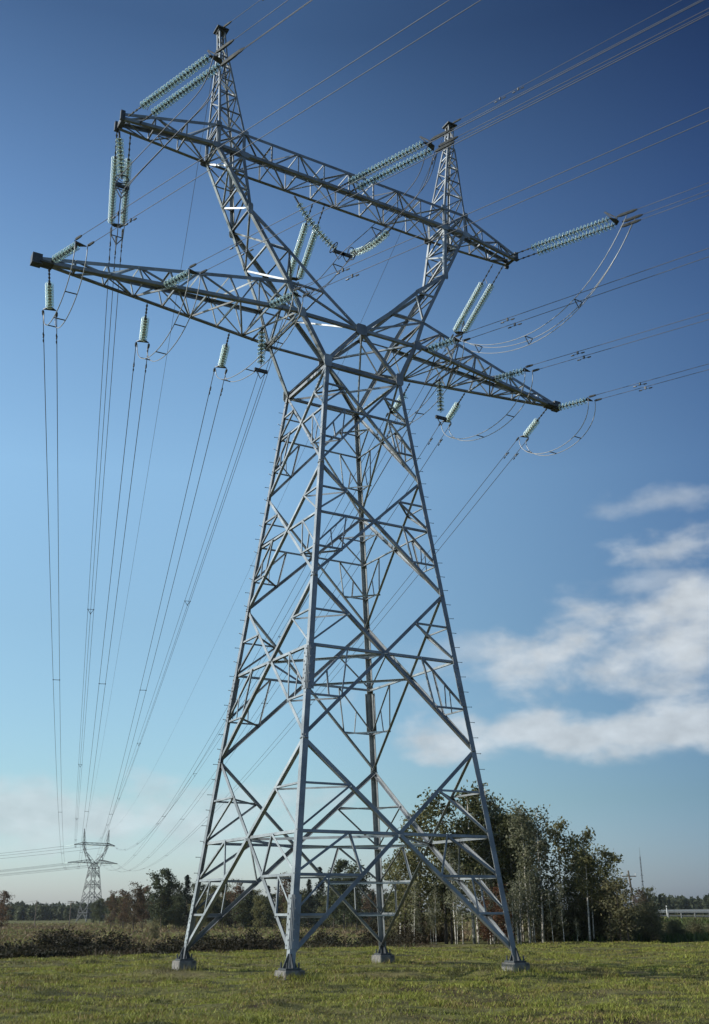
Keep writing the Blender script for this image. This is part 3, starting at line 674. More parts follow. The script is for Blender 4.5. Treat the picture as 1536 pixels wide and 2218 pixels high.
for k, (na, naz, nsl, nL, fa, faz, fsl, fL, wds) in PH.items():
    up = k[0] == 'U'
    # near side, coming towards the viewer
    dn = azv(naz); 
    def ln(l, na=na, dn=dn, nsl=nsl): return na+dn*l+V(0, 0, nsl*l-nsl/SPN*l*l)
    En = ln(nL); side = unit(np.cross(dn, V(0, 0, 1)))
    insulator('glass insulator string reaching towards the viewer from '+wds, 'glass insulator strings', na, En, 22 if up else 8, .42 if up else 0, True, up)
    off = nL+(.12 if up else .05)
    bundle('conductor_bundle', ('triple' if up else 'twin')+' wires running upper right from '+wds, 'line wires towards the viewer', ln(off), 250., TR if up else TW, side, .009, (), (() if up else (2.0,)), ALUD, lambda l, f=ln, o=off: f(l+o), .78 if up else .3)
    # far side, to the distant tower
    ft = FAR+rotz(na*V(1, 1, 1), FROT); df = azv(faz); hd = math.hypot(ft[0]-fa[0], ft[1]-fa[1]); dfn = (ft-fa)*V(1, 1, 0)/hd
    zs = fsl; dz = ft[2]-fa[2]
    def lf(l, fa=fa, dfn=dfn, zs=zs, hd=hd, dz=dz): return fa+dfn*l+V(0, 0, zs*l+(dz/hd-zs)/hd*l*l)
    Ef = lf(fL); side = unit(np.cross(dfn, V(0, 0, 1)))
    insulator('glass insulator string reaching away from the viewer from '+wds, 'glass insulator strings', fa, Ef, 22 if up else 8, .42 if up else 0, True, up)
    off2 = fL+(.12 if up else .05)
    bundle('conductor_bundle', ('triple' if up else 'twin')+' wires to the distant tower from '+wds, 'line wires to the distant tower', lf(off2), hd-off2-(4 if up else 1.5), TR if up else TW, side, .0125, [40+58*i for i in range(6)], ((.9, 1.7) if up else (1.3,)), ALUD, lambda l, f=lf, o=off2: f(l+o), .5 if up else .25)
    ENDS[k] = (ln(off), lf(off2), dn, dfn)
# jumpers: loops of wire joining both sides under the arms
def bez(P, n=26):
    P = [np.asarray(p, float) for p in P]; out = []
    for i in range(n+1):
        t = i/n; q = P
        while len(q) > 1: q = [lerp(a, b, t) for a, b in zip(q[:-1], q[1:])]
        out.append(q[0])
    return out
def catmull(P, n=9):
    P = [np.asarray(p, float) for p in P]; Q = [2*P[0]-P[1]]+P+[2*P[-1]-P[-2]]; out = []
    for i in range(1, len(Q)-2):
        for j in range(n):
            t = j/n; a, b, c, d = Q[i-1:i+3]
            out.append(.5*((2*b)+(c-a)*t+(2*a-5*b+4*c-d)*t*t+(3*b-a-3*c+d)*t**3))
    return out+[P[-1]]
def jumper(label, pts, offs, group='jumper loops', rw=.0135, m=None):
    root = empty('jumper_loop', tuple(pts[0]), 0, label, 'jumper wire', group)
    sd_ = unit(np.cross(unit((pts[-1]-pts[0])*V(1, 1, 0)), V(0, 0, 1)))
    for ox, oz in offs:
        mb = MB(); mb.tube([p-pts[0]+sd_*ox+V(0, 0, oz) for p in pts], rw, 6); mb.build('wire', m or ALU, root, True)
    n = len(pts)
    for i in (int(n*.3), int(n*.55), int(n*.78)):
        mb = MB(); q = [pts[i]-pts[0]+sd_*ox+V(0, 0, oz) for ox, oz in offs]
        for j in range(len(q)):
            if j or len(q) > 2: mb.tube([q[j-1], q[j]], .018, 5)
        mb.build('spacer', STEEL2, root)
    return root
for k in ('L3', 'L2', 'L1', 'R1', 'R2', 'R3'):
    a, b, dn, df = ENDS[k]
    dip = {'L3': 1.35, 'L2': 1.55, 'L1': 1.3, 'R1': 1.3, 'R2': 1.6, 'R3': 1.45}[k]
    pts = bez([a, a+V(0, 0, -dip)+dn*.12, lerp(a, b, .55)+V(0, 0, -dip*1.25), b+V(0, 0, -dip*.55)+df*.35, b+df*.1-V(0, 0, .05)])
    jumper('twin jumper loop hanging below '+PH[k][8], pts, ((-.17, 0), (.17, 0)))
def hang(label, S_, E_, n, sag=0., horn=True, rod=.3):
    """single suspension string, optionally sagging, with a grading ring at its lower end"""
    root = empty('insulator_string', tuple(S_), 0, label, 'insulator', 'glass insulator strings'); L = np.linalg.norm(E_-S_); n = int((L-rod-.1)/DP)
    def path(t): k = t/L; return lerp(S_, E_, k)+V(0, 0, -4*sag*k*(1-k))
    string_parts(root, path, n, rod)
    if horn:
        d = unit(path(L)-path(L*.97)); x, y, _ = frame(d); mb = MB(); c = E_-S_-d*.12
        mb.tube([c+.21*(math.cos(t)*x+math.sin(t)*y)-d*.1 for t in np.linspace(0, 2*math.pi, 20)], .017, 6, False); mb.tube([c+.21*x-d*.1, c, c-.21*x-d*.1], .012, 5)
        mb.build('grading_ring', STEEL2, root)
    mb = MB(); mb.box(E_-S_+V(0, 0, -.04), (.22, .04, .05)); mb.tube([E_-S_+V(-.17, 0, -.06), E_-S_+V(0, 0, -.32), E_-S_+V(.17, 0, -.06)], .018, 6); mb.build('jumper_clamp', STEEL2, root)
    return root
# left phase: straight suspension string under the end of the upper arm
a, b, dn, df = ENDS['UL']; J = chord_up(-7.9, 1)+V(.25, .02, -1.95)
hang('upright glass insulator string with a dark ring under the upper crossarm left end', chord_up(-7.9, 1), J, 18, 0)
jumper('triple jumper wires hanging from the left upper insulators past the ringed string', catmull([a, a+V(-.1, .7, -.75), lerp(a, J, .5)+V(0, 0, -.35), J+V(0, -.5, -.05), J+V(0, .05, -.22), lerp(J, b, .35)+V(0, 0, -.95), lerp(J, b, .8)+V(0, 0, -.9), b-V(0, 0, .1)]), TR, m=ALUD)  # darker strand colour stands in for shade on these wires
# centre phase: V of two strings
a, b, dn, df = ENDS['UC']; J = V(.02, .02, 22.56)
hang('left string of the glass V insulator hanging under the middle of the upper crossarm', V(-1.6, .53, ZUB-.03), J+V(-.15, 0, .05), 16, .22)
rs_ = hang('right string of the glass V insulator hanging under the middle of the upper crossarm', V(2.05, .0, ZUB-.35), J+V(.15, 0, .05), 16, .25)
jumper('triple jumper wires sagging through the V insulator under the upper crossarm', catmull([a, a+V(.1, 1.0, -.8), lerp(a, J, .6)+V(.1, 0, -.5), J+V(.05, -.3, -.15), J+V(-.02, .4, -.3), lerp(J, b, .45)+V(0, 0, -.75), lerp(J, b, .85)+V(0, 0, -.55), b-V(0, 0, .1)]), TR, m=ALUD)  # shading of this jumper is put into its darker wire colour
mb = MB()                                                # hanger frame between the two bottom chords
for sy in (-1, 1): mb.tube([V(0, 0, 0), V(.05, sy*UBd, .34)], .03, 6)
mb.build('hanger', STEEL2, rs_)
# right phase: free loop
a, b, dn, df = ENDS['UR']
jumper('triple jumper wires in a long free loop below the right end of the upper crossarm', bez([a+dn*.5, a+V(-.2, .6, -1.9), lerp(a, b, .35)+V(0, 0, -3.3), lerp(a, b, .62)+V(0, 0, -2.6), b+V(.1, -.6, -1.0), b-V(0, 0, .12)]), TR)
# jumper supports at the inner lower phases
for k, u, lab in (('L1', -2.75, 'short glass suspension string inside the left lower crossarm beside the tower body'), ('R1', 4.1, 'glass suspension string hanging through the right lower crossarm above a looped jumper')):
    S_ = chord_lo(u, 1)*V(1, .0, 1)+V(0, .35, .05); hr_ = hang(lab, S_, S_+V(0, 0, -1.45), 8, 0, False, .12)
    mb = MB(); mb.tube([V(0, chord_lo(u, -1)[1]-.35, 0), V(0, chord_lo(u, 1)[1]-.35, 0)], .035, 6); mb.build('hanger', STEEL2, hr_)
# earth wires
for s, wdn in ((-1, 'left'), (1, 'right')):
    P = V(s*4.78, -.2, 29.98); dn = azv(162)
    def ln(l, P=P, dn=dn): return P+dn*l+V(0, 0, -.05*l+.05/SPN*l*l)
    bundle('earth_wire', 'thin single earth wire running towards the viewer from the '+wdn+' peak', 'earth wires', P, 250., ((0, 0),), V(1, 0, 0), .009, (), (2.2, 3.0), ALUD, ln, .4)
    Q = V(s*4.78, .2, 29.98); ft = FAR+rotz(V(s*4.78, -.2, 29.98), FROT); hd = math.hypot(*(ft-Q)[:2]); dfn = (ft-Q)*V(1, 1, 0)/hd; dz = ft[2]-Q[2]
    def lf(l, Q=Q, dfn=dfn, hd=hd, dz=dz): return Q+dfn*l+V(0, 0, -.07*l+(dz/hd+.07)/hd*l*l)
    bundle('earth_wire', 'thin single earth wire running to the distant tower from the '+wdn+' peak', 'earth wires', Q, hd, ((0, 0),), V(1, 0, 0), .009, (), (1.6,), ALUD, lf, .4)
# wires leaving the distant tower to the left
for k, (na, *_r) in PH.items():
    up = k[0] == 'U'; A = FAR+rotz(PH[k][4], FROT); do = azv(-42); nst = 4.0 if up else 1.6
    def lo2(l, A=A, do=do): return A+do*l+V(0, 0, -.08*l+.08/350*l*l)
    root = empty('conductor_bundle', tuple(A), 0, 'faint twin line wires leaving the distant tower to the left', 'power line', 'line wires beyond the distant tower')
    sd_ = unit(np.cross(do, V(0, 0, 1)))
    for ox in (-.2, .2):
        mb = MB(); mb.tube([lo2(l)-A+sd_*ox for l in np.linspace(nst, 340, 30)], .02, 4); mb.build('wire', ALUD, root)
    mb = MB(); mb.tube([V(0, 0, 0), lo2(nst)-A], .10, 6); mb.build('glass_discs', GLASS, root)

# ------------------------------------------------------------------ trees
def quads(cent, size, rngl, m_flat=0.):
    n = len(cent); a = rngl.normal(size=(n, 3)); a /= np.linalg.norm(a, axis=1)[:, None]; b = rngl.normal(size=(n, 3)); b -= a*(a*b).sum(1)[:, None]; b /= np.linalg.norm(b, axis=1)[:, None]
    s = (size*rngl.uniform(.6, 1.4, n))[:, None]
    v = np.stack([cent-a*s, cent+b*s*.55, cent+a*s, cent-b*s*.55], 1).reshape(-1, 3)
    return v
def crown_mesh(name, cent, size, m, rngl):
    v = quads(np.asarray(cent), size, rngl); n = len(v)//4
    me = bpy.data.meshes.new(name); me.vertices.add(n*4); me.vertices.foreach_set('co', v.astype(np.float32).reshape(-1)); me.loops.add(n*4); me.loops.foreach_set('vertex_index', np.arange(n*4, dtype=np.int32))
    me.polygons.add(n); me.polygons.foreach_set('loop_start', (np.arange(n)*4).astype(np.int32)); me.update(calc_edges=True); me.validate(); me.materials.append(m); return me
def tree_proto(seed, h, r0, start, spread, nlimb, nleaf, lsize, bark, leaf, droop=0., stems=1, shape='oval', lean=.02):
    rl = np.random.default_rng(seed); mb = MB(); cent = []
    for st in range(stems):
        b0 = V(rl.normal(0, .25*(stems > 1)), rl.normal(0, .25*(stems > 1)), 0); ph = rl.uniform(0, 6.28)
        wob = rl.normal(0, .05, (8, 2)).cumsum(0)*h*.12
        hh = h*(1 if st == 0 else rl.uniform(.6, .95))
        tr = [b0+V(math.cos(ph)*lean*hh*i/7+wob[i][0]*i/7, math.sin(ph)*lean*hh*i/7+wob[i][1]*i/7, hh*i/7*.97-.15*(i == 0)) for i in range(8)]
        rr = r0*(1 if st == 0 else .8); mb.tube(tr, [rr*(1-.88*i/7)+.006 for i in range(8)], 7)
        trp = lambda t: lerp(tr[min(6, int(t*7))], tr[min(6, int(t*7))+1], t*7-min(6, int(t*7)))
        for i in range(nlimb):
            t = start+(1-start)*((i+rl.uniform(.1, .9))/nlimb); u = (t-start)/(1-start)
            ln = spread*hh*({'oval': .22+.85*math.sqrt(max(0, 1-(1.75*u-.75)**2)), 'cone': 1.05-u, 'col': .75*(1-.6*u)+.15}[shape])*rl.uniform(.6, 1.2)
            a = rl.uniform(0, 6.28); el_ = rl.uniform(.15, .8) if shape != 'cone' else rl.uniform(-.3, .1)
            d = V(math.cos(a)*math.cos(el_), math.sin(a)*math.cos(el_), math.sin(el_)); p = trp(min(t, .98))
            pts = [p, p+d*ln*.5+V(0, 0, -.02*ln), p+d*ln+V(0, 0, (.12-droop)*ln)]
            mb.tube(pts, [max(.008, rr*.4*(1-t)+.006), max(.006, rr*.2*(1-t)+.005), .004], 5)
            m = max(6, int(nleaf/nlimb/stems)); nc = max(2, int(ln*2.2))
            for c in range(nc):
                s_ = rl.uniform(.3, 1.05); q = p+d*ln*s_+V(0, 0, (-droop*ln*s_*s_))+rl.normal(0, .1*ln, 3); cs = (.17+.09*ln)*rl.uniform(.6, 1.3)
                k_ = m//nc; z = rl.normal(0, 1, (k_, 3))*V(cs, cs, cs*.8); 
                if droop > .2: z[:, 2] -= np.abs(rl.normal(0, droop*1.2, k_))
                cent.append(q+z)
                if k_: mb.tube([p+d*ln*s_*.7, q+rl.normal(0, .05, 3)], [.006, .003], 4)
    cent = np.concatenate(cent); cent[:, 2] = np.maximum(cent[:, 2], .05)
    tm = mb.mesh('trunk'); tm.materials.append(bark); tm.shade_smooth()
    return tm, crown_mesh('crown', cent, lsize, leaf, rl), h
PR = {
 'birch': [tree_proto(11+i, 8., .075, .34, .16, 24, 1900, .09, BARKP, LF_Y, .25, 1, 'col') for i in range(3)],
 'aspen': [tree_proto(21+i, 8., .085, .40, .19, 20, 1900, .105, BARKP, LF_G, .05, 1, 'oval') for i in range(3)],
 'alder': [tree_proto(31+i, 8., .10, .22, .24, 24, 2300, .115, BARKD, LF_G, .05, 1, 'oval') for i in range(3)],
 'willow': [tree_proto(41+i, 4., .07, .08, .34, 16, 2600, .09, BARKD, LF_U, .0, 3, 'oval') for i in range(2)],
 'scrub': [tree_proto(141+i, 4., .05, .06, .36, 16, 3000, .085, BARKD, SCRUB, .0, 4, 'oval') for i in range(2)],
 'sapling': [tree_proto(51+i, 5., .035, .3, .13, 16, 700, .075, BARKP, LF_Y, .1, 1, 'col', .05) for i in range(2)],
 'rowan': [tree_proto(61, 4., .04, .15, .22, 16, 1300, .08, BARKD, LF_R, .0, 2, 'oval')],
 'autumn': [tree_proto(71+i, 10., .11, .15, .22, 26, 3000, .16, BARKD, LF_B, .0, 2, 'oval') for i in range(2)],
 'broad': [tree_proto(81+i, 12., .16, .12, .27, 34, 5200, .2, BARKD, LF_D, .0, 1, 'oval') for i in range(3)],
 'olive': [tree_proto(91+i, 10., .13, .10, .28, 28, 4200, .18, BARKD, LF_G, .0, 1, 'oval') for i in range(2)],
 'spruce': [tree_proto(101+i, 12., .13, .06, .19, 70, 6500, .13, BARKD, LF_S, .12, 1, 'cone') for i in range(2)],
}
def plant(kind, px, dist, topy=None, h=None, label=None, group=None, cat='tree', name=None, wide=1., zoff=0.):
    tm, cmesh, hp = random.choice(PR[kind]); p = at(px, dist); z = float(height(np.array([p[0]]), np.array([p[1]]))[0])+zoff
    if topy is not None:
        hy = 1975-.0058*(px-768); h = CAM[2]+dist*(hy-topy)/2446.-z
    s = h/hp; o = empty(name or {'spruce': 'spruce_tree', 'willow': 'bush', 'rowan': 'bush', 'birch': 'birch_tree', 'sapling': 'sapling'}.get(kind, 'broadleaf_tree'), (p[0], p[1], z-.05), random.uniform(0, 6.28), label, cat, group)
    o.scale = (s*wide, s*wide, s)
    for me, nm in ((tm, 'trunk'), (cmesh, 'crown')):
        c = bpy.data.objects.new(nm, me); COL.objects.link(c); c.parent = o
    return o
GC = 'trees of the copse right of the tower'
# copse to the right: outline read along its top
prof_x = [835, 870, 905, 940, 985, 1030, 1060, 1095, 1140, 1175, 1205, 1240, 1275, 1310, 1340, 1370, 1400]
prof_y = [1880, 1810, 1765, 1735, 1712, 1702, 1705, 1760, 1742, 1760, 1790, 1800, 1812, 1840, 1880, 1925, 1975]
LK = {'alder': 'leafy dark olive tree packed inside the copse right of the tower', 'aspen': 'olive green tree with a pale trunk inside the copse right of the tower', 'birch': 'slender pale-trunked birch with thin leaves in the copse', 'sapling': 'thin pale sapling stem along the front edge of the copse', 'willow': 'dark low leafy bush under the copse trees'}
heroes = [('alder', 905, 61, 1762, 'leftmost rounded dark tree of the copse, behind the right tower leg'), ('alder', 960, 60, 1735, 'dense dark tree of the copse seen through the bracing left of the right leg'),
          ('birch', 1062, 62, 1700, 'tallest birch of the copse with drooping twigs, crossing behind the right tower leg'), ('aspen', 1020, 61, 1712, 'tall dark leafy tree just left of the tallest birch'),
          ('birch', 1140, 59, 1740, 'slender spire-topped birch standing clear right of the tower leg'), ('birch', 1168, 60, 1758, 'second slender birch just right of the spire-topped one'),
          ('aspen', 1212, 61, 1785, 'mid-height leafy tree in the right half of the copse'), ('aspen', 1268, 60, 1805, 'rounded open tree on the right shoulder of the copse'),
          ('alder', 1315, 60, 1845, 'rightmost full tree of the copse, sloping down to the bushes')]
for kd, px, d_, ty, lab in heroes: plant(kd, px, d_, ty, label=lab, group=GC, wide=1.0)
for i in range(32):
    px = random.uniform(850, 1310) if i < 24 else random.uniform(1085, 1135); kd = random.choice(['alder', 'aspen', 'aspen', 'birch']); d_ = random.uniform(59.5, 72)
    plant(kd, px, d_, np.interp(px, prof_x, prof_y)+random.uniform(15, 110), label=LK[kd], group=GC)
for i in range(24):
    px = random.uniform(850, 1260); plant('sapling', px, random.uniform(56.8, 59.5), np.interp(px, prof_x, prof_y)+random.uniform(120, 230), label=LK['sapling'], group=GC, cat='sapling', wide=.9)
for i in range(16):
    px = random.uniform(1180, 1400); plant('willow', px, random.uniform(59, 64), max(np.interp(px, prof_x, prof_y)+30, random.uniform(1890, 1980)), label=LK['willow'], group='bushes of the copse', cat='bush', wide=1.1)
for i in range(9):
    px = random.uniform(850, 1200); plant('willow', px, random.uniform(64, 70), random.uniform(1930, 1985), label='dark low undergrowth bush behind the pale trunks of the copse', group='bushes of the copse', cat='bush', wide=1.3)
plant('willow', 1402, 60, 1962, label='dark rounded bush at the right end of the copse, in front of the guardrail', cat='bush', wide=1.1)
plant('rowan', 1082, 56.8, 1918, label='rust red leafy shrub beside the right tower leg', cat='bush', wide=1.2)
plant('rowan', 1056, 57, 1945, label='smaller rust brown shrub just left of the red one', cat='bush', wide=1.1)
# tree line on the left and behind the tower
GL = 'trees of the line across the far field'
line = [('autumn', 236, 205, 1935, 'bare brown tree right of the distant tower'), ('autumn', 262, 210, 1930, 'thin leafless tree second right of the distant tower'), ('autumn', 285, 190, 1918, 'rust brown tree left of the tall dark round one'), ('autumn', 305, 200, 1922, 'brown autumn tree touching the tall dark round one'),
        ('broad', 345, 195, 1888, 'tallest dark round tree of the far tree line at the left'), ('broad', 372, 205, 1915, 'lower dark tree right of the tallest round one'), ('spruce', 400, 200, 1896, 'dark pointed tree just left of the left tower leg'), ('broad', 425, 210, 1918, 'dark tree behind the left tower leg'),
        ('olive', 450, 200, 1925, 'olive tree just right of the left tower leg'), ('olive', 478, 205, 1922, 'dull green tree seen in the first gap of the tower base'), ('autumn', 505, 190, 1912, 'brown bushy tree between left and front tower legs'), ('spruce', 535, 205, 1925, 'pointed dark tree between left and front tower legs'),
        ('olive', 560, 180, 1945, 'yellowish olive bushy tree left of the front tower leg'), ('spruce', 578, 210, 1918, 'dark spruce just left of the front tower leg'), ('autumn', 610, 200, 1895, 'tall thin brown tree just right of the front tower leg'), ('olive', 622, 170, 1950, 'yellow green bush-like tree behind the front tower leg'),
        ('spruce', 662, 205, 1905, 'narrow spruce between front and rear tower legs'), ('spruce', 691, 215, 1878, 'tallest pointed spruce between the front and rear legs'), ('broad', 740, 175, 1868, 'large round dark tree left of the rear tower leg'), ('broad', 768, 180, 1892, 'dark tree touching the large round one'),
        ('broad', 718, 185, 1905, 'lower dark tree on the left flank of the large round one'), ('spruce', 806, 190, 1932, 'small pointed tree just left of the rear tower leg'), ('broad', 838, 185, 1935, 'low dark tree just right of the rear tower leg')]
for kd, px, d_, ty, lab in line: plant(kd, px, d_, ty, label=lab, group=GL)
LL = {'broad': 'low dark leafy tree filling the far tree line', 'olive': 'low olive tree filling the far tree line', 'autumn': 'low brown tree filling the far tree line'}
for i in range(34):
    kd = random.choice(['broad', 'olive', 'autumn', 'broad']); px = random.uniform(235, 880); plant(kd, px, random.uniform(185, 245), random.uniform(1930, 1958), label=LL[kd], group=GL, wide=1.25)
plant('autumn', -2, 170, 1932, label='brown tree cut by the left edge of the photograph', cat='tree')
plant('broad', 212, 300, 1948, label='dark round tree behind the foot of the distant tower', group=GL); plant('broad', 200, 310, 1955, label='small dark tree at the foot of the distant tower', group=GL)
plant('willow', 333, 120, 1991, label='small dark bush alone in the far field below the tall round tree', cat='bush')
# bushes in the ditch
for i in range(72):
    px = random.uniform(-30, 840); t_ = (px-768)/2446.; e_ = np.interp(t_, [-.314, -.15, .03], [41, 47, 54])+random.uniform(3.5, 13)
    plant('scrub', px, e_, None, random.choice((.9, 1.2, 1.6, 2.1))*random.uniform(.85, 1.1), 'dark scrubby bush in the ditch beyond the meadow', 'ditch bushes', 'bush', 'bush', 1.5)
wx, wy = scatter(260000, 42, 75, -.40, .10, 1.0); d, t, e = field(wx, wy); q = d-e
lump = np.clip(.7+.55*wav(wx+5, wy, .31)+.4*wav(wx, wy+3, .83)+.25*wav(wx, wy, 1.9), 0, 1.6)
k = (q > 1.4+1.3*wav(wx, wy, .9)) & (q < 14) & (t < .06) & (lump > .3); wx, wy, q, lump = wx[k], wy[k], q[k], lump[k]
zz = height(wx, wy)+rng.uniform(0, 1, len(wx))**.6*lump*(.45+1.15*sm(q, 1, 6))
rl = np.random.default_rng(9); me = crown_mesh('scrub', np.stack([wx, wy, zz], -1), .062, SCRUB, rl); o = bpy.data.objects.new('scrub', me); COL.objects.link(o)
tag(o, 'low tangled dark scrub growing along the ditch', 'scrub', kind='stuff')
for i in range(16):
    plant('willow', random.uniform(1368, 1402), random.uniform(70, 98), random.uniform(1962, 1988), label='dark bush behind the right end of the copse, beside the road bank', group='bushes of the copse', cat='bush', wide=1.2)
for i in range(26):
    plant('willow', random.uniform(1412, 1600), random.uniform(63, 78), None, random.uniform(.6, 1.25), 'dark bush at the foot of the shaded road bank', 'bushes under the road bank', 'bush', 'bush', 1.5)
# far woods: masses that read as one
def wood(label, x0, x1, d0, d1, h0, h1, n, leaf, conif=.4):
    cs = []; mbt = MB()
    rl = np.random.default_rng(int(x0)+5000)
    for i in range(n):
        p = at(rl.uniform(x0, x1), rl.uniform(d0, d1)); z = float(height(np.array([p[0]]), np.array([p[1]]))[0]); hh = rl.uniform(h0, h1); k = 90
        if rl.uniform() < conif: u = rl.uniform(0, 1, k)**.6; r = .22*hh*u; zz = z+hh*(1-u*.95)
        else: u = rl.uniform(0, 1, k); r = .3*hh*np.sqrt(np.clip(1-(2*u-1)**2, 0, 1)); zz = z+hh*(.08+.92*u)
        a = rl.uniform(0, 6.28, k); rr = r*np.sqrt(rl.uniform(.1, 1, k)); cs.append(np.stack([p[0]+rr*np.cos(a), p[1]+rr*np.sin(a), zz], -1))
    me = crown_mesh('far_wood', np.concatenate(cs), .85, leaf, rl); o = bpy.data.objects.new('far_wood', me); COL.objects.link(o); tag(o, label, 'wood', kind='stuff')
wood('dark distant wood along the horizon behind the small tower', -260, 235, 640, 760, 6, 9.3, 520, LF_D, .6)
wood('grey hedge of trees in front of the left horizon wood', 10, 150, 520, 560, 4, 6.5, 70, LF_D, .1)
wood('distant mixed wood on the horizon behind the guardrail', 1380, 1900, 480, 600, 5.5, 8.5, 300, LF_D, .4)
wood('distant wood closing the field behind the tree line', 230, 900, 420, 480, 7, 10, 180, LF_D, .3)
GR = 'trees beyond the road'
for px, d_, ty, kd, lab in ((1388, 260, 1928, 'autumn', 'reddish brown round tree under the radio mast'), (1402, 262, 1926, 'olive', 'dark tree on the right flank of the reddish one'), (1372, 255, 1938, 'autumn', 'low brown tree behind the leaning pole'), (1425, 270, 1938, 'spruce', 'small pointed tree right of the radio mast'), (1534, 300, 1935, 'spruce', 'pointed tree at the right edge beyond the road')):
    plant(kd, px, d_, ty, label=lab, group=GR)

# ------------------------------------------------------------------ road, rail, poles, mast
def zh(p): return float(height(np.array([p[0]]), np.array([p[1]]))[0])
mb = MB(); n = 60
for i in range(n):
    a, b = EA+ED*(-60+4*i), EA+ED*(-60+4*(i+1)); q = [a-EN*2, b-EN*2, b-EN*9.5, a-EN*9.5]
    mb.add([V(p[0], p[1], .90) for p in q], [(0, 1, 2, 3)])
tag(mb.build('road', ASPH), kind='structure')
def guardrail(off, label, l0, l1):
    root = empty('guardrail', tuple(V(EA[0], EA[1], .86)), 0, label, 'guardrail', 'road guardrails'); base = -EN*off
    mb = MB(); pr = [(.0, .42), (.04, .46), (.0, .52), (.0, .55), (.04, .60), (.0, .67), (.0, .74), (-.02, .74), (-.02, .42)]
    vs = [base+ED*l+EN*(x+.05)+V(0, 0, z) for l in (l0, l1) for x, z in pr]; k = len(pr)
    mb.add(vs, [(i, (i+1) % k, k+(i+1) % k, k+i) for i in range(k)]); mb.build('rail', RAIL, root)
    for l in np.arange(l0+1, l1, 4.):
        mb = MB(); mb.box(base+ED*l+V(0, 0, .3), (.04, .06, .42)); mb.build('post', RAIL, root)
guardrail(0, 'near grey steel guardrail on the road bank at the right edge', -40, 60)
for l, off, lab in ((3.5, -.3, 'taller white-topped guide post on the near road edge'), (8, 10.2, 'smaller white-topped guide post across the road')):
    p = EA+ED*(l+9)-EN*off; root = empty('guide_post', (p[0], p[1], .86), 0, lab, 'guide post', 'roadside guide posts')
    mb = MB(); mb.box(V(0, 0, .45), (.04, .035, .45)); mb.build('post', WHITE, root)
    mb = MB(); mb.box(V(0, 0, .95), (.042, .037, .05)); mb.build('band', BLACK, root); mb = MB(); mb.box(V(0, 0, 1.07), (.041, .036, .07)); mb.build('cap', WHITE, root)
def pole(px, d_, topy, lab, lean=0., arm=0., arms=1, r=.12):
    p = at(px, d_); z = zh(p); hy = 1975-.0058*(px-768); h = CAM[2]+d_*(hy-topy)/2446-z
    root = empty('utility_pole', (p[0], p[1], z-.2), 0, lab, 'utility pole', 'wooden utility poles'); tp = ER*lean*h+V(0, 0, h+.2)
    mb = MB(); mb.tube([V(0, 0, 0), tp*.5, tp], [r, r*.85, r*.65], 8); mb.build('pole', POLE, root)
    for i in range(arms):
        if arm:
            c = tp*(.90 if lean else .975-.06*i); mb = MB(); mb.box(c, (arm, .05, .05), np.array([ER, EF, V(0, 0, 1)])); mb.build('crossarm', POLE, root)
            for sx in (-.92, -.3, .3, .92) if not lean else (-.92, .92):
                mb = MB(); mb.tube([c+ER*arm*sx, c+ER*arm*sx+V(0, 0, .16)], .02, 5); mb.lathe([(.0, .14), (.06, .15), (.05, .26), (.0, .28)], c+ER*arm*sx, V(0, 0, 1), 8); mb.build('pin_insulator', WHITE, root)
    return np.array(root.location)+tp
pa = pole(72, 250, 1952, 'plain wooden pole at the far left in front of the distant wood', 0, 0)
pb = pole(147, 240, 1953, 'wooden pole with a short crossarm left of the distant tower', 0, .75, 2)
pole(1374, 118, 1890, 'tall leaning wooden pole with one crossarm behind the copse', -.09, .75, 1, .13)
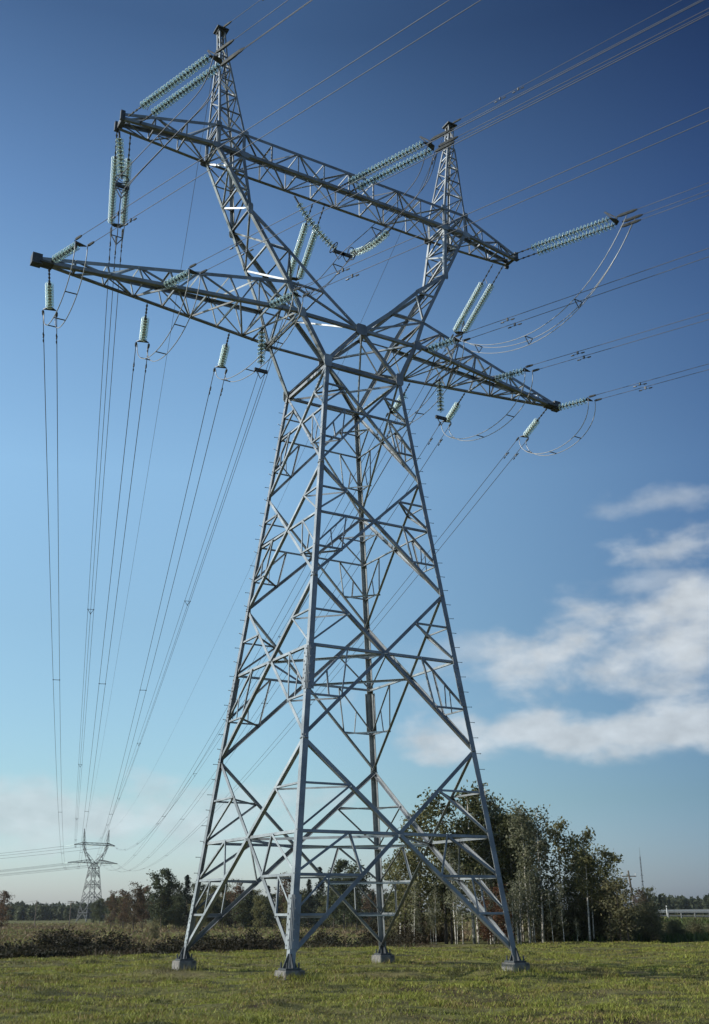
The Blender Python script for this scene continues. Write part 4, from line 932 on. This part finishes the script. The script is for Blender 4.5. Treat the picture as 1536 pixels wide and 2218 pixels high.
for q0, q1, lab in ((pa, pb, 'thin service wire between the two small poles at the left'), (pb, at(560, 245, pb[2]), 'thin service wire running right from the crossarm pole'), (at(-200, 260, pa[2]), pa, 'thin service wire leaving the plain pole to the left')):
    root = empty('service_wire', tuple(q0), 0, lab, 'wire', 'service wires')
    mb = MB(); mb.tube([lerp(q0, q1, t)-q0+V(0, 0, -4*.9*t*(1-t)-.1) for t in np.linspace(0, 1, 16)], .02, 4); mb.build('wire', ALUD, root)
# radio mast
p = at(1393, 620); root = empty('radio_mast', (p[0], p[1], -1.5), .4, 'thin lattice radio mast rising over the trees at the right', 'radio mast')
Hm = 36.; 
def mst(z): return .3 if z > 17 else lerp(2.6, .3, z/17)
mb = MB(); mb2 = MB()
for a in range(3):
    an = 2.094*a
    mb.tube([V(mst(z)*math.cos(an), mst(z)*math.sin(an), z) for z in np.linspace(0, Hm-5, 12)], .11, 5)
    for i in range(16):
        z0, z1 = i*1.9, (i+1)*1.9; a2 = an+2.094
        mb2.tube([V(mst(z0)*math.cos(an), mst(z0)*math.sin(an), z0), V(mst(z1)*math.cos(a2), mst(z1)*math.sin(a2), z1)], .045, 4)
mb.build('leg', STEEL2, root); mb2.build('bracing', STEEL2, root); mb = MB(); mb.tube([V(0, 0, Hm-5.5), V(0, 0, Hm)], [.12, .05], 6); mb.build('antenna', STEEL2, root)
for z in (18, 21):
    mb = MB(); mb.lathe([(.35, -.1), (.8, -.1), (.8, .1), (.35, .1)], V(0, 0, z), V(0, 0, 1), 10); mb.build('platform', STEEL2, root)

# ------------------------------------------------------------------ thin autumn haze over the plain
hz = bpy.data.materials.new('autumn_air'); hz.use_nodes = True; t = hz.node_tree; t.nodes.clear()
pv = N(t, 'ShaderNodeVolumePrincipled', i_Density=HAZE, i_Anisotropy=.2); pv.inputs['Color'].default_value = (.86, .92, 1.0, 1)
ho = N(t, 'ShaderNodeOutputMaterial'); t.links.new(pv.outputs[0], ho.inputs['Volume'])
mb = MB(); mb.box(V(0, 400, 14), (1100, 900, 19.5)); o = mb.build('haze', hz); tag(o, 'thin pale autumn haze over the plain', 'haze', kind='stuff')
